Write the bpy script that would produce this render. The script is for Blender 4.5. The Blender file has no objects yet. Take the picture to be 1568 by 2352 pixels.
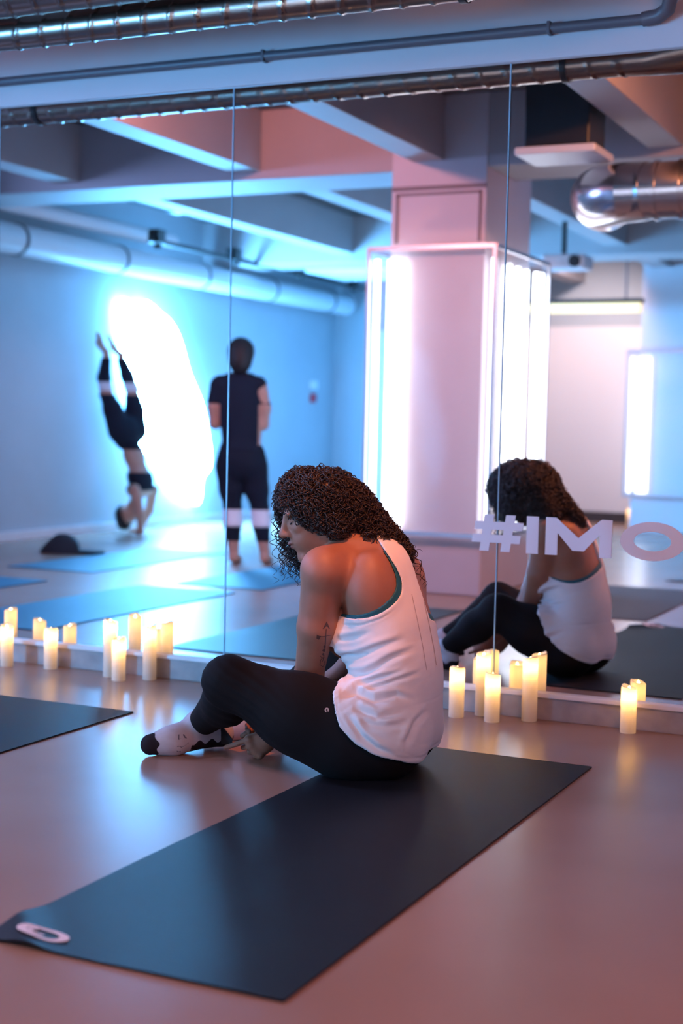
import bpy, bmesh, math, random
import numpy as np
from mathutils import Vector, Matrix
random.seed(7)
RNG = np.random.default_rng(11)
SC = bpy.context.scene
COL = SC.collection
PI = math.pi

# ------------------------------------------------------------------ camera, exposure, world, lights
CAM_YAW, CAM_PITCH, CAM_ROLL = math.radians(24.992), math.radians(-3.458), math.radians(1.293)
def cam_axes():
    cy, sy, cp, sp = math.cos(CAM_YAW), math.sin(CAM_YAW), math.cos(CAM_PITCH), math.sin(CAM_PITCH)
    f = Vector((-sy * cp, cy * cp, sp)); r = Vector((cy, sy, 0)); u = r.cross(f)
    c, s = math.cos(CAM_ROLL), math.sin(CAM_ROLL)
    return c * r + s * u, -s * r + c * u, f
cd = bpy.data.cameras.new('camera'); cam = bpy.data.objects.new('camera', cd); COL.objects.link(cam)
_r, _u, _f = cam_axes()
_m = Matrix((( _r.x, _u.x, -_f.x, 0), (_r.y, _u.y, -_f.y, 0), (_r.z, _u.z, -_f.z, 1.0), (0, 0, 0, 1)))
cam.matrix_world = _m
cd.sensor_fit = 'VERTICAL'; cd.sensor_height = 36.0; cd.sensor_width = 24.0; cd.lens = 51.11
cd.clip_start = 0.05; cd.clip_end = 60
cd.dof.use_dof = True; cd.dof.focus_distance = 4.17; cd.dof.aperture_fstop = 2.0
SC.camera = cam
SC.view_settings.view_transform = 'Standard'; SC.view_settings.look = 'None'
SC.view_settings.gamma = 1.0; SC.view_settings.exposure = 0.75
SC.view_settings.use_curve_mapping = False
w = bpy.data.worlds.new('world'); SC.world = w; w.use_nodes = True
w.node_tree.nodes['Background'].inputs[0].default_value = (0.02, 0.018, 0.02, 1)
w.node_tree.nodes['Background'].inputs[1].default_value = 0.5
cy = SC.cycles
cy.max_bounces = 8; cy.diffuse_bounces = 3; cy.glossy_bounces = 5; cy.transmission_bounces = 4
cy.transparent_max_bounces = 8; cy.caustics_reflective = True; cy.caustics_refractive = False
cy.sample_clamp_indirect = 6.0; cy.use_denoising = True

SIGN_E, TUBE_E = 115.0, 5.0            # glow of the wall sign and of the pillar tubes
def lamp(name, kind, loc, color, power, size=0.2, aim=None, spot=None):
    ld = bpy.data.lights.new(name, kind); ld.color = color; ld.energy = power
    if kind == 'AREA': ld.shape = 'DISK'; ld.size = size
    else: ld.shadow_soft_size = size
    if kind == 'SPOT': ld.spot_size = math.radians(spot or 90); ld.spot_blend = 0.8
    o = bpy.data.objects.new(name, ld); COL.objects.link(o); o.location = loc
    if aim is not None:
        o.rotation_euler = (Vector(aim) - Vector(loc)).to_track_quat('-Z', 'Y').to_euler()
    return o
lamp('ceiling_spot_blue', 'AREA', (-6.9, 3.3, 2.45), (0.30, 0.46, 1.0), 72, 0.5, (-2.2, 4.5, 1.5))
lamp('ceiling_spot_white', 'SPOT', (-3.9, -4.35, 2.88), (1.0, 0.76, 0.74), 125, 0.08, (-4.4, -5.95, 0.9), 110)
lamp('fill_spot_lavender', 'SPOT', (-5.2, 3.0, 2.82), (0.60, 0.58, 1.0), 120, 0.08, (-2.2, 3.4, 0.2), 46)  # added fill from the left to brighten her face and front
# coloured ceiling spots of the studio, one in each bay between the beams, and a wide dim wash
lamp('ceiling_spot_warm', 'SPOT', (-1.05, 2.75, 2.80), (1.0, 0.26, 0.09), 185, 0.05, (-1.735, 3.76, 0.68), 17)
lamp('ceiling_spot_pink', 'SPOT', (-3.85, 4.05, 2.74), (1.0, 0.34, 0.30), 110, 0.05, (-3.9, 1.6, 2.5), 130)
lamp('ceiling_spot_orange', 'SPOT', (-0.95, 4.1, 2.74), (1.0, 0.36, 0.16), 85, 0.05, (-1.75, 2.2, 2.6), 120)
lamp('ceiling_wash', 'AREA', (0.9, 1.2, 2.7), (1.0, 0.36, 0.23), 108, 1.4, (-0.2, 2.9, 0))

# ------------------------------------------------------------------ helpers: materials
def mat(name, col, rough=0.6, metal=0.0, spec=0.5, noise=None, bump=None, emit=None):
    m = bpy.data.materials.new(name); m.use_nodes = True
    nt = m.node_tree; b = nt.nodes['Principled BSDF']
    b.inputs['Base Color'].default_value = (*col, 1); b.inputs['Roughness'].default_value = rough
    b.inputs['Metallic'].default_value = metal; b.inputs['Specular IOR Level'].default_value = spec
    tc = nt.nodes.new('ShaderNodeTexCoord')
    if noise:                                   # (scale, amount): gentle colour mottling
        n = nt.nodes.new('ShaderNodeTexNoise'); n.inputs['Scale'].default_value = noise[0]; n.inputs['Detail'].default_value = 5
        nt.links.new(tc.outputs['Object'], n.inputs['Vector'])
        mx = nt.nodes.new('ShaderNodeMix'); mx.data_type = 'RGBA'
        a = noise[1]
        mx.inputs[6].default_value = (*[c * (1 - a) for c in col], 1); mx.inputs[7].default_value = (*[min(1, c * (1 + a)) for c in col], 1)
        nt.links.new(n.outputs['Fac'], mx.inputs[0]); nt.links.new(mx.outputs[2], b.inputs['Base Color'])
    if bump:                                    # (scale, strength, distance)
        n2 = nt.nodes.new('ShaderNodeTexNoise'); n2.inputs['Scale'].default_value = bump[0]; n2.inputs['Detail'].default_value = 4
        nt.links.new(tc.outputs['Object'], n2.inputs['Vector'])
        bp = nt.nodes.new('ShaderNodeBump'); bp.inputs['Strength'].default_value = bump[1]; bp.inputs['Distance'].default_value = bump[2]
        nt.links.new(n2.outputs['Fac'], bp.inputs['Height']); nt.links.new(bp.outputs['Normal'], b.inputs['Normal'])
    if emit:
        b.inputs['Emission Color'].default_value = (*emit[0], 1); b.inputs['Emission Strength'].default_value = emit[1]
    return m

def floor_material():
    m = mat('polished_floor', (0.40, 0.31, 0.29), 0.3)
    nt = m.node_tree; b = nt.nodes['Principled BSDF']; N = nt.nodes.new; L = nt.links.new
    tc = nt.nodes['Texture Coordinate']
    n1 = N('ShaderNodeTexNoise'); n1.inputs['Scale'].default_value = 2.2; n1.inputs['Detail'].default_value = 2
    L(tc.outputs['Object'], n1.inputs['Vector']);
    mx = N('ShaderNodeMix'); mx.data_type = 'RGBA'
    mx.inputs[6].default_value = (0.30, 0.17, 0.125, 1); mx.inputs[7].default_value = (0.38, 0.225, 0.17, 1)
    L(n1.outputs['Fac'], mx.inputs[0]); L(mx.outputs[2], b.inputs['Base Color'])
    b.inputs['Roughness'].default_value = 0.26
    b.inputs['Specular IOR Level'].default_value = 0.45
    return m

# ------------------------------------------------------------------ helpers: meshes and objects
def obj(name, bm, m, parent=None, smooth=False, loc=None):
    me = bpy.data.meshes.new(name)
    bmesh.ops.recalc_face_normals(bm, faces=bm.faces[:])
    bm.to_mesh(me); bm.free()
    if smooth:
        me.shade_smooth(); me.set_sharp_from_angle(angle=math.radians(50))
    for mm in (m if isinstance(m, (list, tuple)) else [m]): me.materials.append(mm)
    o = bpy.data.objects.new(name, me); COL.objects.link(o)
    if loc is not None: o.location = loc
    if parent is not None:
        o.parent = parent
    return o
def tag(o, label, cat, group=None):
    o['label'] = label; o['category'] = cat
    if group: o['group'] = group
    return o
def thing(name, label, cat, loc=(0, 0, 0), rz=0.0, group=None):
    o = bpy.data.objects.new(name, None); COL.objects.link(o); o.empty_display_size = 0.1
    o.location = loc; o.rotation_euler = (0, 0, rz)
    return tag(o, label, cat, group)
def struct(name, bm, m, parent=None, smooth=False):
    o = obj(name, bm, m, parent, smooth)
    if parent is None: o['kind'] = 'structure'
    return o
def dup(root, loc, rz=None, label=None):
    r = root.copy(); COL.objects.link(r); r.location = loc
    if rz is not None: r.rotation_euler = (0, 0, rz)
    if label: r['label'] = label
    for ch in list(root.children):
        c = ch.copy(); COL.objects.link(c); c.parent = r
        for g in list(ch.children):
            d = g.copy(); COL.objects.link(d); d.parent = c
    return r
def BM(): return bmesh.new()
def box(bm, x0, x1, y0, y1, z0, z1, bevel=0.0, seg=2):
    r = bmesh.ops.create_cube(bm, size=1.0)
    for v in r['verts']:
        v.co = Vector(((x0 + x1) / 2 + v.co.x * (x1 - x0), (y0 + y1) / 2 + v.co.y * (y1 - y0), (z0 + z1) / 2 + v.co.z * (z1 - z0)))
    if bevel > 0:
        es = list({e for v in r['verts'] for e in v.link_edges})
        bmesh.ops.bevel(bm, geom=es, offset=bevel, segments=seg, affect='EDGES', profile=0.5)
    return bm
def frames_along(pts):
    pts = [Vector(p) for p in pts]; out = []
    n = None
    for i, p in enumerate(pts):
        t = (pts[min(i + 1, len(pts) - 1)] - pts[max(i - 1, 0)]).normalized()
        if n is None:
            a = Vector((0, 0, 1)) if abs(t.z) < 0.9 else Vector((1, 0, 0))
            n = (a - t * a.dot(t)).normalized()
        else:
            n = (n - t * n.dot(t))
            n = n.normalized() if n.length > 1e-6 else t.orthogonal().normalized()
        out.append((p, t, n, t.cross(n)))
    return out
def tube(bm, pts, rad, seg=12, cap=True):
    rings = []
    for i, (p, t, n, b) in enumerate(frames_along(pts)):
        r = rad[i] if isinstance(rad, (list, tuple)) else rad
        rings.append([bm.verts.new(p + (n * math.cos(2 * PI * k / seg) + b * math.sin(2 * PI * k / seg)) * r) for k in range(seg)])
    for a, c in zip(rings, rings[1:]):
        for k in range(seg):
            bm.faces.new((a[k], a[(k + 1) % seg], c[(k + 1) % seg], c[k]))
    if cap:
        bm.faces.new(rings[0][::-1]); bm.faces.new(rings[-1])
    return bm
def lathe(bm, prof, seg=32, origin=(0, 0, 0)):
    ox, oy, oz = origin; rings = []
    for r, z in prof:
        rings.append([bm.verts.new((ox + r * math.cos(2 * PI * k / seg), oy + r * math.sin(2 * PI * k / seg), oz + z)) for k in range(seg)])
    for a, c in zip(rings, rings[1:]):
        for k in range(seg):
            bm.faces.new((a[k], a[(k + 1) % seg], c[(k + 1) % seg], c[k]))
    bm.faces.new(rings[0][::-1]); bm.faces.new(rings[-1])
    return bm
def prism(bm, loops, to3, depth_vec):
    """Extrude an outline (and holes are made by passing quads) given as list of polygons of 2-D points."""
    for poly in loops:
        a = [bm.verts.new(to3(p)) for p in poly]; d = Vector(depth_vec)
        c = [bm.verts.new(v.co + d) for v in a]
        bm.faces.new(a); bm.faces.new(c[::-1])
        for i in range(len(a)):
            j = (i + 1) % len(a); bm.faces.new((a[i], c[i], c[j], a[j]))
    return bm
# ------------------------------------------------------------------ the room
MIRROR_Y = 4.80
M_floor = floor_material()
M_wall = mat('painted_wall', (0.45, 0.49, 0.53), 0.75, noise=(3, 0.06))
M_lintel = mat('lintel_paint_lit', (0.52, 0.53, 0.56), 0.6, noise=(2.5, 0.08))  # lighter copy of the beam paint; the extra brightness is in the colour
M_beam = mat('painted_concrete', (0.40, 0.355, 0.355), 0.6, noise=(2.5, 0.08), bump=(30, 0.15, 0.002))
M_ceil = mat('dull_ceiling', (0.14, 0.13, 0.135), 0.9, noise=(2, 0.1))
M_trim = mat('white_trim', (0.78, 0.74, 0.74), 0.45, noise=(9, 0.12))
M_black = mat('black_plastic', (0.015, 0.014, 0.015), 0.45)
M_white = mat('white_plastic', (0.75, 0.75, 0.77), 0.4)
M_steel = mat('galvanised_steel', (0.27, 0.205, 0.17), 0.27, 1.0, noise=(6, 0.12))
M_bright = mat('bright_steel', (0.62, 0.60, 0.60), 0.22, 1.0, noise=(6, 0.1))
M_conduit = mat('painted_conduit', (0.10, 0.10, 0.12), 0.45)
M_mirror = mat('mirror_glass', (0.90, 0.91, 0.925), 0.0, 1.0)
M_edge = mat('glass_edge', (0.35, 0.55, 0.68), 0.15, 0.0)

X0, X1, Y0, CEIL = -7.4, 3.0, -6.0, 2.95
struct('floor', box(BM(), X0 - .1, X1 + .1, Y0 - .1, MIRROR_Y + .25, -0.12, 0.0), M_floor)
struct('ceiling', box(BM(), X0 - .1, X1 + .1, Y0 - .1, MIRROR_Y + .25, CEIL, CEIL + .1), M_ceil)
struct('wall_left', box(BM(), X0 - .12, X0, Y0 - .1, MIRROR_Y + .25, 0, CEIL), M_wall)
struct('wall_right', box(BM(), X1, X1 + .12, Y0 - .1, MIRROR_Y + .25, 0, CEIL), M_wall)
struct('wall_rear', box(BM(), X0, X1, Y0 - .12, Y0, 0, CEIL), M_wall)
struct('wall_front', box(BM(), X0, X1, MIRROR_Y + .012, MIRROR_Y + .14, 0, CEIL), M_wall)
# low skirting ledge that carries the mirrors
struct('baseboard_front', box(BM(), X0, X1, MIRROR_Y - .012, MIRROR_Y + .012, 0, 0.078, 0.002), mat('scuffed_skirting', (0.36, 0.32, 0.32), 0.6, noise=(16, 0.35)))
struct('trim_1', box(BM(), X0, X1, MIRROR_Y - .024, MIRROR_Y + .012, 0.078, 0.094, 0.003), M_trim)
# deep lintel beam over the mirrors
struct('trim_2', box(BM(), X0, X1, MIRROR_Y - .016, MIRROR_Y + .012, 2.242, CEIL, 0.004), M_lintel)
# mirror panels, butt jointed with open hairline joints
names = ['frameless mirror panel of which only a sliver shows at the left edge', 'frameless mirror panel reflecting the person upside down against the wall',
         'frameless mirror panel reflecting the lit pillar behind the seated woman', 'frameless mirror panel reflecting the silver duct, with white letters on it']
xs = [-4.875, -3.795, -2.715, -1.635, -0.555]
for i in range(4):
    o = obj('wall_mirror', box(BM(), xs[i] + .0012, xs[i + 1] - .0012, MIRROR_Y, MIRROR_Y + .006, 0.094, 2.242), M_mirror)
    tag(o, names[i], 'mirror', 'wall mirror panels')
    e = BM(); box(e, xs[i + 1] - .0052, xs[i + 1] - .0012, MIRROR_Y - .0012, MIRROR_Y + .001, 0.096, 2.240)
    obj('polished_edge', e, M_edge, o)['label'] = 'pale blue polished glass edge'
# main girder and cross beams
struct('ceiling_girder', box(BM(), X0, X1, 0.95, 1.47, 2.52, CEIL, 0.01), M_beam)
struct('ceiling_girder_rear', box(BM(), X0, X1, -3.4, -2.9, 2.52, CEIL, 0.01), M_beam)
for k, (bx, wd) in enumerate([(-5.87, .2), (-4.50, .2), (-3.27, .2), (-1.86, .2), (-0.5, .2), (0.9, .2)]):
    struct('ceiling_beam', box(BM(), bx - wd / 2, bx + wd / 2, 1.47, MIRROR_Y - .016, 2.57, CEIL, 0.006), M_beam)
    struct('ceiling_beam', box(BM(), bx - wd / 2, bx + wd / 2, Y0, 0.95, 2.60, CEIL, 0.006), M_beam)

# pillar with its acrylic light box and tubes
def tube_mat(name, col, e):
    return mat(name, (0.8, 0.8, 0.8), 0.4, emit=(col, e))
M_tube = tube_mat('lit_tube', (0.80, 0.88, 1.0), TUBE_E)
M_acr = mat('clear_acrylic', (0.9, 0.95, 1.0), 0.05)
_b = M_acr.node_tree.nodes['Principled BSDF']; _b.inputs['Alpha'].default_value = 0.12
M_frame = mat('aluminium_angle', (0.55, 0.52, 0.54), 0.35, 0.8)
M_pillar = mat('pillar_paint', (0.60, 0.53, 0.55), 0.65, noise=(4, 0.06))
M_tube_dim = tube_mat('lit_tube_dim', (0.9, 0.9, 1.0), TUBE_E * .5)
def pillar(x0, x1, y0, y1, zt, label, warm=False):
    struct_o = struct('pillar', box(BM(), x0, x1, y0, y1 + .006, 0, CEIL, 0.004), M_pillar)
    struct('pillar_plinth', box(BM(), x0 - .045, x1 + .045, y0 - .045, y1 + .045, 0, 0.36, 0.01), M_pillar)
    g = 0.10
    t = thing('pillar_light_box', label, 'light box', ((x0 + x1) / 2, (y0 + y1) / 2, 0.36))
    cx, cyy = (x0 + x1) / 2, (y0 + y1) / 2
    hx, hy = (x1 - x0) / 2 + g, (y1 - y0) / 2 + g
    H = zt - 0.36
    for z in (0.0, H):                                     # frame rings
        f = BM()
        for (a0, a1, b0, b1) in ((-hx, hx, -hy - .012, -hy + .012), (-hx, hx, hy - .012, hy + .012), (-hx - .012, -hx + .012, -hy, hy), (hx - .012, hx + .012, -hy, hy)):
            box(f, a0, a1, b0, b1, z - .012, z + .012)
        obj('frame_ring', f, M_frame, t)
    for sx in (-1, 1):
        for sy in (-1, 1):
            obj('frame_post', box(BM(), sx * hx - .010, sx * hx + .010, sy * hy - .010, sy * hy + .010, 0, H), M_frame, t)
            if sx < 0: spots = [(-(hx - .115), sy * (hy - g + .034)), (-(hx - .155), sy * (hy - g + .034)), (-(hx - .195), sy * (hy - g + .034))]  # extra tubes added side by side to widen the glow on the face
            if sx < 0 and sy > 0: spots.append((-(hx - .04), hy - .04))
            if sx > 0: spots = [(hx - .045, sy * (hy - g - .02))]
            if sx > 0 and sy > 0: spots += [(hx - g + .034, .08 - .17 * k) for k in range(3)] + [(hx - .03, -hy + .06)]  # row of tubes added across the side face to make it glow white
            for (px, py) in spots:
                bm = BM(); tube(bm, [(px, py, 0.03), (px, py, H - .06)], 0.017, 14)
                obj('light_tube', bm, M_tube_dim if warm else M_tube, t, True)
    p = BM()
    box(p, -hx, hx, hy - .003, hy, 0.01, H - .01)
    obj('acrylic_panel', p, M_acr, t)
    p = BM(); box(p, hx - .003, hx, -hy, hy, 0.01, H - .01)
    obj('acrylic_panel', p, M_acr, t)
    return t
pillar(-3.50, -2.90, 0.63, 1.47, 2.05, 'tall glowing light box of white tubes around the pillar beside the standing person')
pillar(-3.45, -2.75, -5.35, -4.7, 1.78, 'distant glowing light box around the rear pillar at the right of the mirror', True)
# pillar trim: painted panel moulding
pm = BM()
for (a0, a1, b0, b1) in ((-3.50, -2.90, 2.40, 2.425), (-3.47, -3.455, 2.09, 2.38), (-2.945, -2.93, 2.09, 2.38), (-3.47, -2.93, 2.37, 2.385)):
    box(pm, a0, a1, 1.468, 1.482, b0, b1)
struct('trim_3', pm, mat('dark_moulding', (0.2, 0.16, 0.17), 0.6))

# the big glowing sign on the left wall
def smooth_loop(pts, n=10):
    out = []; N = len(pts)
    for i in range(N):
        p0, p1, p2, p3 = [Vector((*pts[(i + k) % N], 0)) for k in (-1, 0, 1, 2)]
        for j in range(n):
            t = j / n
            q = 0.5 * ((2 * p1) + (p2 - p0) * t + (2 * p0 - 5 * p1 + 4 * p2 - p3) * t * t + (3 * p1 - p0 - 3 * p2 + p3) * t ** 3)
            out.append((q.x, q.y))
    return out
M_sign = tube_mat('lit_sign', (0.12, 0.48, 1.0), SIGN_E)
sg = thing('wall_sign', 'big white glowing sign with a wavy outline on the blue left wall', 'sign', (X0, -2.1, 1.1))
sign_out = []
for k in range(120):                                                     # a big splash-shaped sign with a scalloped outline
    a = 2 * PI * k / 120; q = 1 + .055 * math.sin(5 * a + .6) + .03 * math.sin(9 * a)
    p_, w_ = 1.10 * q * math.cos(a), .68 * q * math.sin(a)
    sign_out.append((-2.16 + .63 * p_ + .62 * w_, 1.17 + .80 * p_ - .50 * w_))
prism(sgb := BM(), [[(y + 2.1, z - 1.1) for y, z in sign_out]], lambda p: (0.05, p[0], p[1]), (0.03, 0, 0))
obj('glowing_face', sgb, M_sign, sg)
for (yy, zz) in ((-1.5, 1.9), (-2.2, 1.3), (-2.7, 0.6)): obj('standoff', tube(BM(), [(0.0, yy + 2.1, zz - 1.1), (0.05, yy + 2.1, zz - 1.1)], 0.02, 8), M_frame, sg)

# white board wall, door and lit recess at the rear
struct('wall_rear_panel', box(BM(), -5.35, -3.75, Y0, Y0 + .05, 0.05, 2.12, 0.005), mat('white_board_wall', (0.80, 0.74, 0.74), 0.6))
struct('baseboard_rear', box(BM(), -5.38, -3.72, Y0 + .05, Y0 + .07, 0, 0.11, 0.002), mat('dark_skirting', (0.05, 0.04, 0.045), 0.6))
struct('added_light_screen', box(BM(), -5.52, -5.40, Y0, -3.5, 0, CEIL), M_wall)  # unseen screen, added to keep the blue light off the white rear wall
struct('door_1', box(BM(), -7.0, -6.25, Y0, Y0 + .05, 0.0, 2.1, 0.005), mat('pale_door', (0.75, 0.80, 0.85), 0.5))
struct('trim_4', box(BM(), X0, X0 + .03, Y0, 1.5, 0, 0.07), M_trim)

# ------------------------------------------------------------------ ducts, pipes and fittings
def spiral_duct(name, label, y, z, r, xa, xb, pitch=0.105, seg=40):
    t = thing(name, label, 'duct', (xa, y, z))
    n = int((xb - xa) / 0.008); bm = BM(); rings = []
    L = xb - xa
    for i in range(n + 1):
        x = L * i / n; ring = []
        for k in range(seg):
            a = 2 * PI * k / seg
            ph = ((x / pitch + k / seg) % 1.0)
            rr = r + (0.004 if ph < 0.10 else 0.0)
            ring.append(bm.verts.new((x, rr * math.cos(a), rr * math.sin(a))))
        rings.append(ring)
    for a, c in zip(rings, rings[1:]):
        for k in range(seg): bm.faces.new((a[k], a[(k + 1) % seg], c[(k + 1) % seg], c[k]))
    bm.faces.new(rings[0][::-1]); bm.faces.new(rings[-1])
    obj('spiral_shell', bm, M_steel, t, True)
    for xx in ((1.18, 3.58) if r < .06 else (.4,)):
        if xx < L - .1:
            b2 = BM(); tube(b2, [(xx, 0, 0), (xx + .022, 0, 0)], r + .007, 32); obj('clamp_band', b2, M_black, t, True)
            b3 = BM(); tube(b3, [(xx + .011, 0, r), (xx + .011, 0, 2.94 - z)], 0.004, 6); obj('hanger_rod', b3, M_black, t)
    return t
d1 = spiral_duct('spiral_duct', 'lower of the two spiral ventilation ducts, running close along the beam above the mirror', 4.25, 2.355, 0.055, -5.2, -1.38)
d2 = spiral_duct('spiral_duct', 'upper of the two spiral ventilation ducts, at the top left corner', 4.08, 2.435, 0.075, -5.2, -1.6)
# end cone of the lower duct
e = BM(); tube(e, [(3.82, 0, 0), (3.90, 0, 0.0), (4.05, 0.0, 0.02), (4.22, 0, 0.06)], [0.055, 0.06, 0.085, 0.10], 28); obj('end_cone', e, M_steel, d1, True)
# conduit on the lintel beam
t = thing('pipe_conduit', 'dark painted pipe along the pale beam above the mirror', 'pipe', (-5.2, 4.765, 2.336))
tube(b := BM(), [(0, 0, 0), (4.06, 0, 0)], 0.0175, 14); obj('straight_run', b, M_conduit, t, True)
tube(b := BM(), [(4.02, 0, 0), (4.07, -.004, .004), (4.105, -.02, .02), (4.12, -.05, .05), (4.12, -.07, 0.12), (4.12, -.07, 0.3)], 0.024, 14); obj('elbow', b, M_conduit, t, True)
for xx in (1.0, 2.62, 3.7):
    box(b := BM(), xx, xx + .012, -.019, .019, -.021, .021, .002); obj('clip', b, M_conduit, t)
# big duct along the left wall
t = thing('wall_duct', 'wide pale duct running under the ceiling along the blue left wall', 'duct', (-7.18, -5.8, 2.38))
tube(b := BM(), [(0, 0, 0), (0, 7.3, 0)], 0.12, 28); obj('duct_shell', b, M_white, t, True)
for k in range(5):
    tube(b := BM(), [(0, .5 + 1.4 * k, 0), (0, .53 + 1.4 * k, 0)], 0.128, 28); obj('clamp_band', b, M_conduit, t, True)
t = thing('ribbed_duct', 'pinkish ribbed flexible duct above the pale wall duct', 'duct', (-7.12, -1.9, 2.63))
b = BM(); n = 110
tube(b, [(0, 2.7 * i / n, 0) for i in range(n + 1)], [0.06 + (0.006 if i % 2 else 0) for i in range(n + 1)], 20); obj('ribbed_shell', b, mat('flex_duct', (0.8, 0.66, 0.66), 0.45), t, True)
# black lighting track with its spot heads
t = thing('lighting_track', 'black lighting track under the rear ceiling near the left wall', 'light', (-6.80, -1.0, 2.53))
box(b := BM(), -.02, .02, -4.6, 0.0, -.02, .02); obj('rail', b, M_black, t)
for k in range(4):
    yy = -0.12 - 1.35 * k
    box(b := BM(), -.055, .055, yy - .06, yy + .06, -.02, .1, .008); h = obj('spot_head', b, M_black, t)
    tube(b := BM(), [(0, yy - .01, -.02), (0, yy - .02, -.055)], 0.035, 16); obj('lens_ring', b, M_black, h, True)
t = thing('ceiling_speaker', 'small black loudspeaker hanging from the girder left of the mirror joint', 'speaker', (-6.1, -0.4, 2.70))
box(b := BM(), -.11, .11, -.07, .07, -.06, .05, .012); obj('cabinet', b, M_black, t)
tube(b := BM(), [(0, 0, .05), (0, 0, .245)], 0.012, 8); obj('bracket', b, M_black, t)
# ceiling cassette unit
t = thing('air_conditioner', 'white ceiling air conditioner with a dark slot left of the pillar', 'air conditioner', (-6.05, -3.9, 2.5))
box(b := BM(), -.5, .5, -.45, .45, 0, .22, .02); obj('casing', b, M_white, t)
box(b := BM(), -.33, .33, .452, .456, .09, .15, .002); obj('vent_slot', b, M_black, t)
box(b := BM(), -.30, .30, -.30, .30, -.012, .0, .004); obj('grille', b, M_white, t)
# right: silver duct, dark box and bracket, projector
t = thing('silver_duct', 'fat silver duct with a flared elbow at the top right of the mirror', 'duct', (-2.0, 2.35, 2.19))
tube(b := BM(), [(.12, 0, 0), (2.6, 0, 0)], 0.14, 40); obj('straight_run', b, M_bright, t, True)
tube(b := BM(), [(.26, 0, 0), (.14, -.02, 0.0), (.04, -.09, -.0), (-.03, -.2, .01), (-.05, -.34, .02)], [.145, .15, .155, .16, .165], 40); obj('elbow', b, M_bright, t, True)
for xx in (.3, .42, 1.1):
    tube(b := BM(), [(xx, 0, 0), (xx + .02, 0, 0)], 0.15, 36); obj('clamp_band', b, M_bright, t, True)
t = thing('loudspeaker_box', 'dark square speaker box under the ceiling above the silver duct', 'speaker', (-2.19, 2.3, 2.42))
box(b := BM(), -.17, .17, -.15, .15, 0, .34, .01); obj('cabinet', b, M_black, t)
box(b := BM(), -.21, .21, -.18, .18, -.04, 0, .008); obj('shelf', b, M_white, t)
for xx in (-.12, .12): obj('hanger', tube(BM(), [(xx, 0, .33), (xx, 0, .53)], .012, 8), M_conduit, t)
t = thing('projector', 'white projector hanging on a dark pole behind the pillar', 'projector', (-3.25, -1.4, 2.28))
box(b := BM(), -.17, .17, -.14, .14, -.05, .06, .02); obj('casing', b, M_white, t)
tube(b := BM(), [(.1, .13, 0), (.1, .17, 0)], .045, 18); obj('lens', b, M_black, t, True)
tube(b := BM(), [(-.03, 0, .06), (-.03, 0, .67)], .022, 10); obj('pole', b, M_black, t)
t = thing('ceiling_light_bar', 'long yellow lit bar under the ceiling beyond the pillar', 'light', (-3.9, -4.25, 2.17))
box(b := BM(), -.55, .55, -.04, .04, -.04, .05, .006); obj('diffuser', b, mat('lit_amber', (0.8, .7, .4), .5, emit=((1.0, 0.62, 0.12), 0.8)), t)
box(b := BM(), -.57, .57, -.05, .05, .05, .09, .004); obj('housing', b, M_black, t)
for xx in (-.4, .4): obj('suspension_rod', tube(BM(), [(xx, 0, .09), (xx, 0, .78)], .008, 6), M_conduit, t)
# fire call point on the left wall
t = thing('fire_alarm', 'small red call point with a white box above it on the left wall', 'fire alarm', (X0, -5.4, 1.29))
box(b := BM(), 0, .04, -.05, .05, -.05, .05, .006); obj('call_point', b, mat('red_plastic', (0.5, 0.03, 0.05), .4), t)
box(b := BM(), 0, .05, -.06, .06, .10, .20, .006); obj('sounder', b, M_white, t)

# ------------------------------------------------------------------ lettering on the mirror
M_letter = mat('white_vinyl', (0.86, 0.80, 0.86), 0.5)
lt = thing('mirror_lettering', 'white vinyl letters #IMO stuck on the mirror to the right', 'lettering', (-1.73, MIRROR_Y - .0012, 0.57))
def letter(name, polys):
    bm = prism(BM(), polys, lambda p: (p[0], 0, p[1]), (0, -.0012, 0)); return obj(name, bm, M_letter, lt)
Hh = 0.128
def hb(y0, y1, x0, x1, sl): return [(x0 + sl * y0, y0), (x1 + sl * y0, y0), (x1 + sl * y1, y1), (x0 + sl * y1, y1)]
sl = 0.14
hashp = []
hashp += [hb(0, .030, .028, .062, sl), hb(0, .030, .105, .139, sl)]
hashp += [hb(.030, .058, -.005, .170, sl)]
hashp += [hb(.058, .075, .028, .062, sl), hb(.058, .075, .105, .139, sl)]
hashp += [hb(.075, .103, -.003, .172, sl)]
hashp += [hb(.103, .128, .028, .062, sl), hb(.103, .128, .105, .139, sl)]
letter('letter', hashp)
letter('letter', [[(.198, 0), (.240, 0), (.240, Hh), (.198, Hh)]])
Lm, Rm = .266, .497; md = (Lm + Rm) / 2
letter('letter', [[(Lm, 0), (Lm + .042, 0), (Lm + .042, Hh * .60), (Lm + .036, Hh), (Lm, Hh)],
                  [(Lm + .042, Hh * .60), (md - .020, .018), (md, .018), (md, .062), (Lm + .042, Hh - .004), (Lm + .036, Hh)],
                  [(Rm - .042, Hh * .60), (Rm - .036, Hh), (Rm - .042, Hh - .004), (md, .062), (md, .018), (md + .020, .018)],
                  [(Rm - .042, 0), (Rm, 0), (Rm, Hh), (Rm - .036, Hh), (Rm - .042, Hh * .60)]])
oc, orx, orz = .633, .108, .065; qs = []
for k in range(48):
    a, c = 2 * PI * k / 48, 2 * PI * (k + 1) / 48
    f = lambda t, s, s2: (oc + orx * s * math.cos(t), Hh / 2 + orz * s2 * math.sin(t))
    qs.append([f(a, .58, .50), f(a, 1, 1), f(c, 1, 1), f(c, .58, .50)])
letter('letter', qs)

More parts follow.
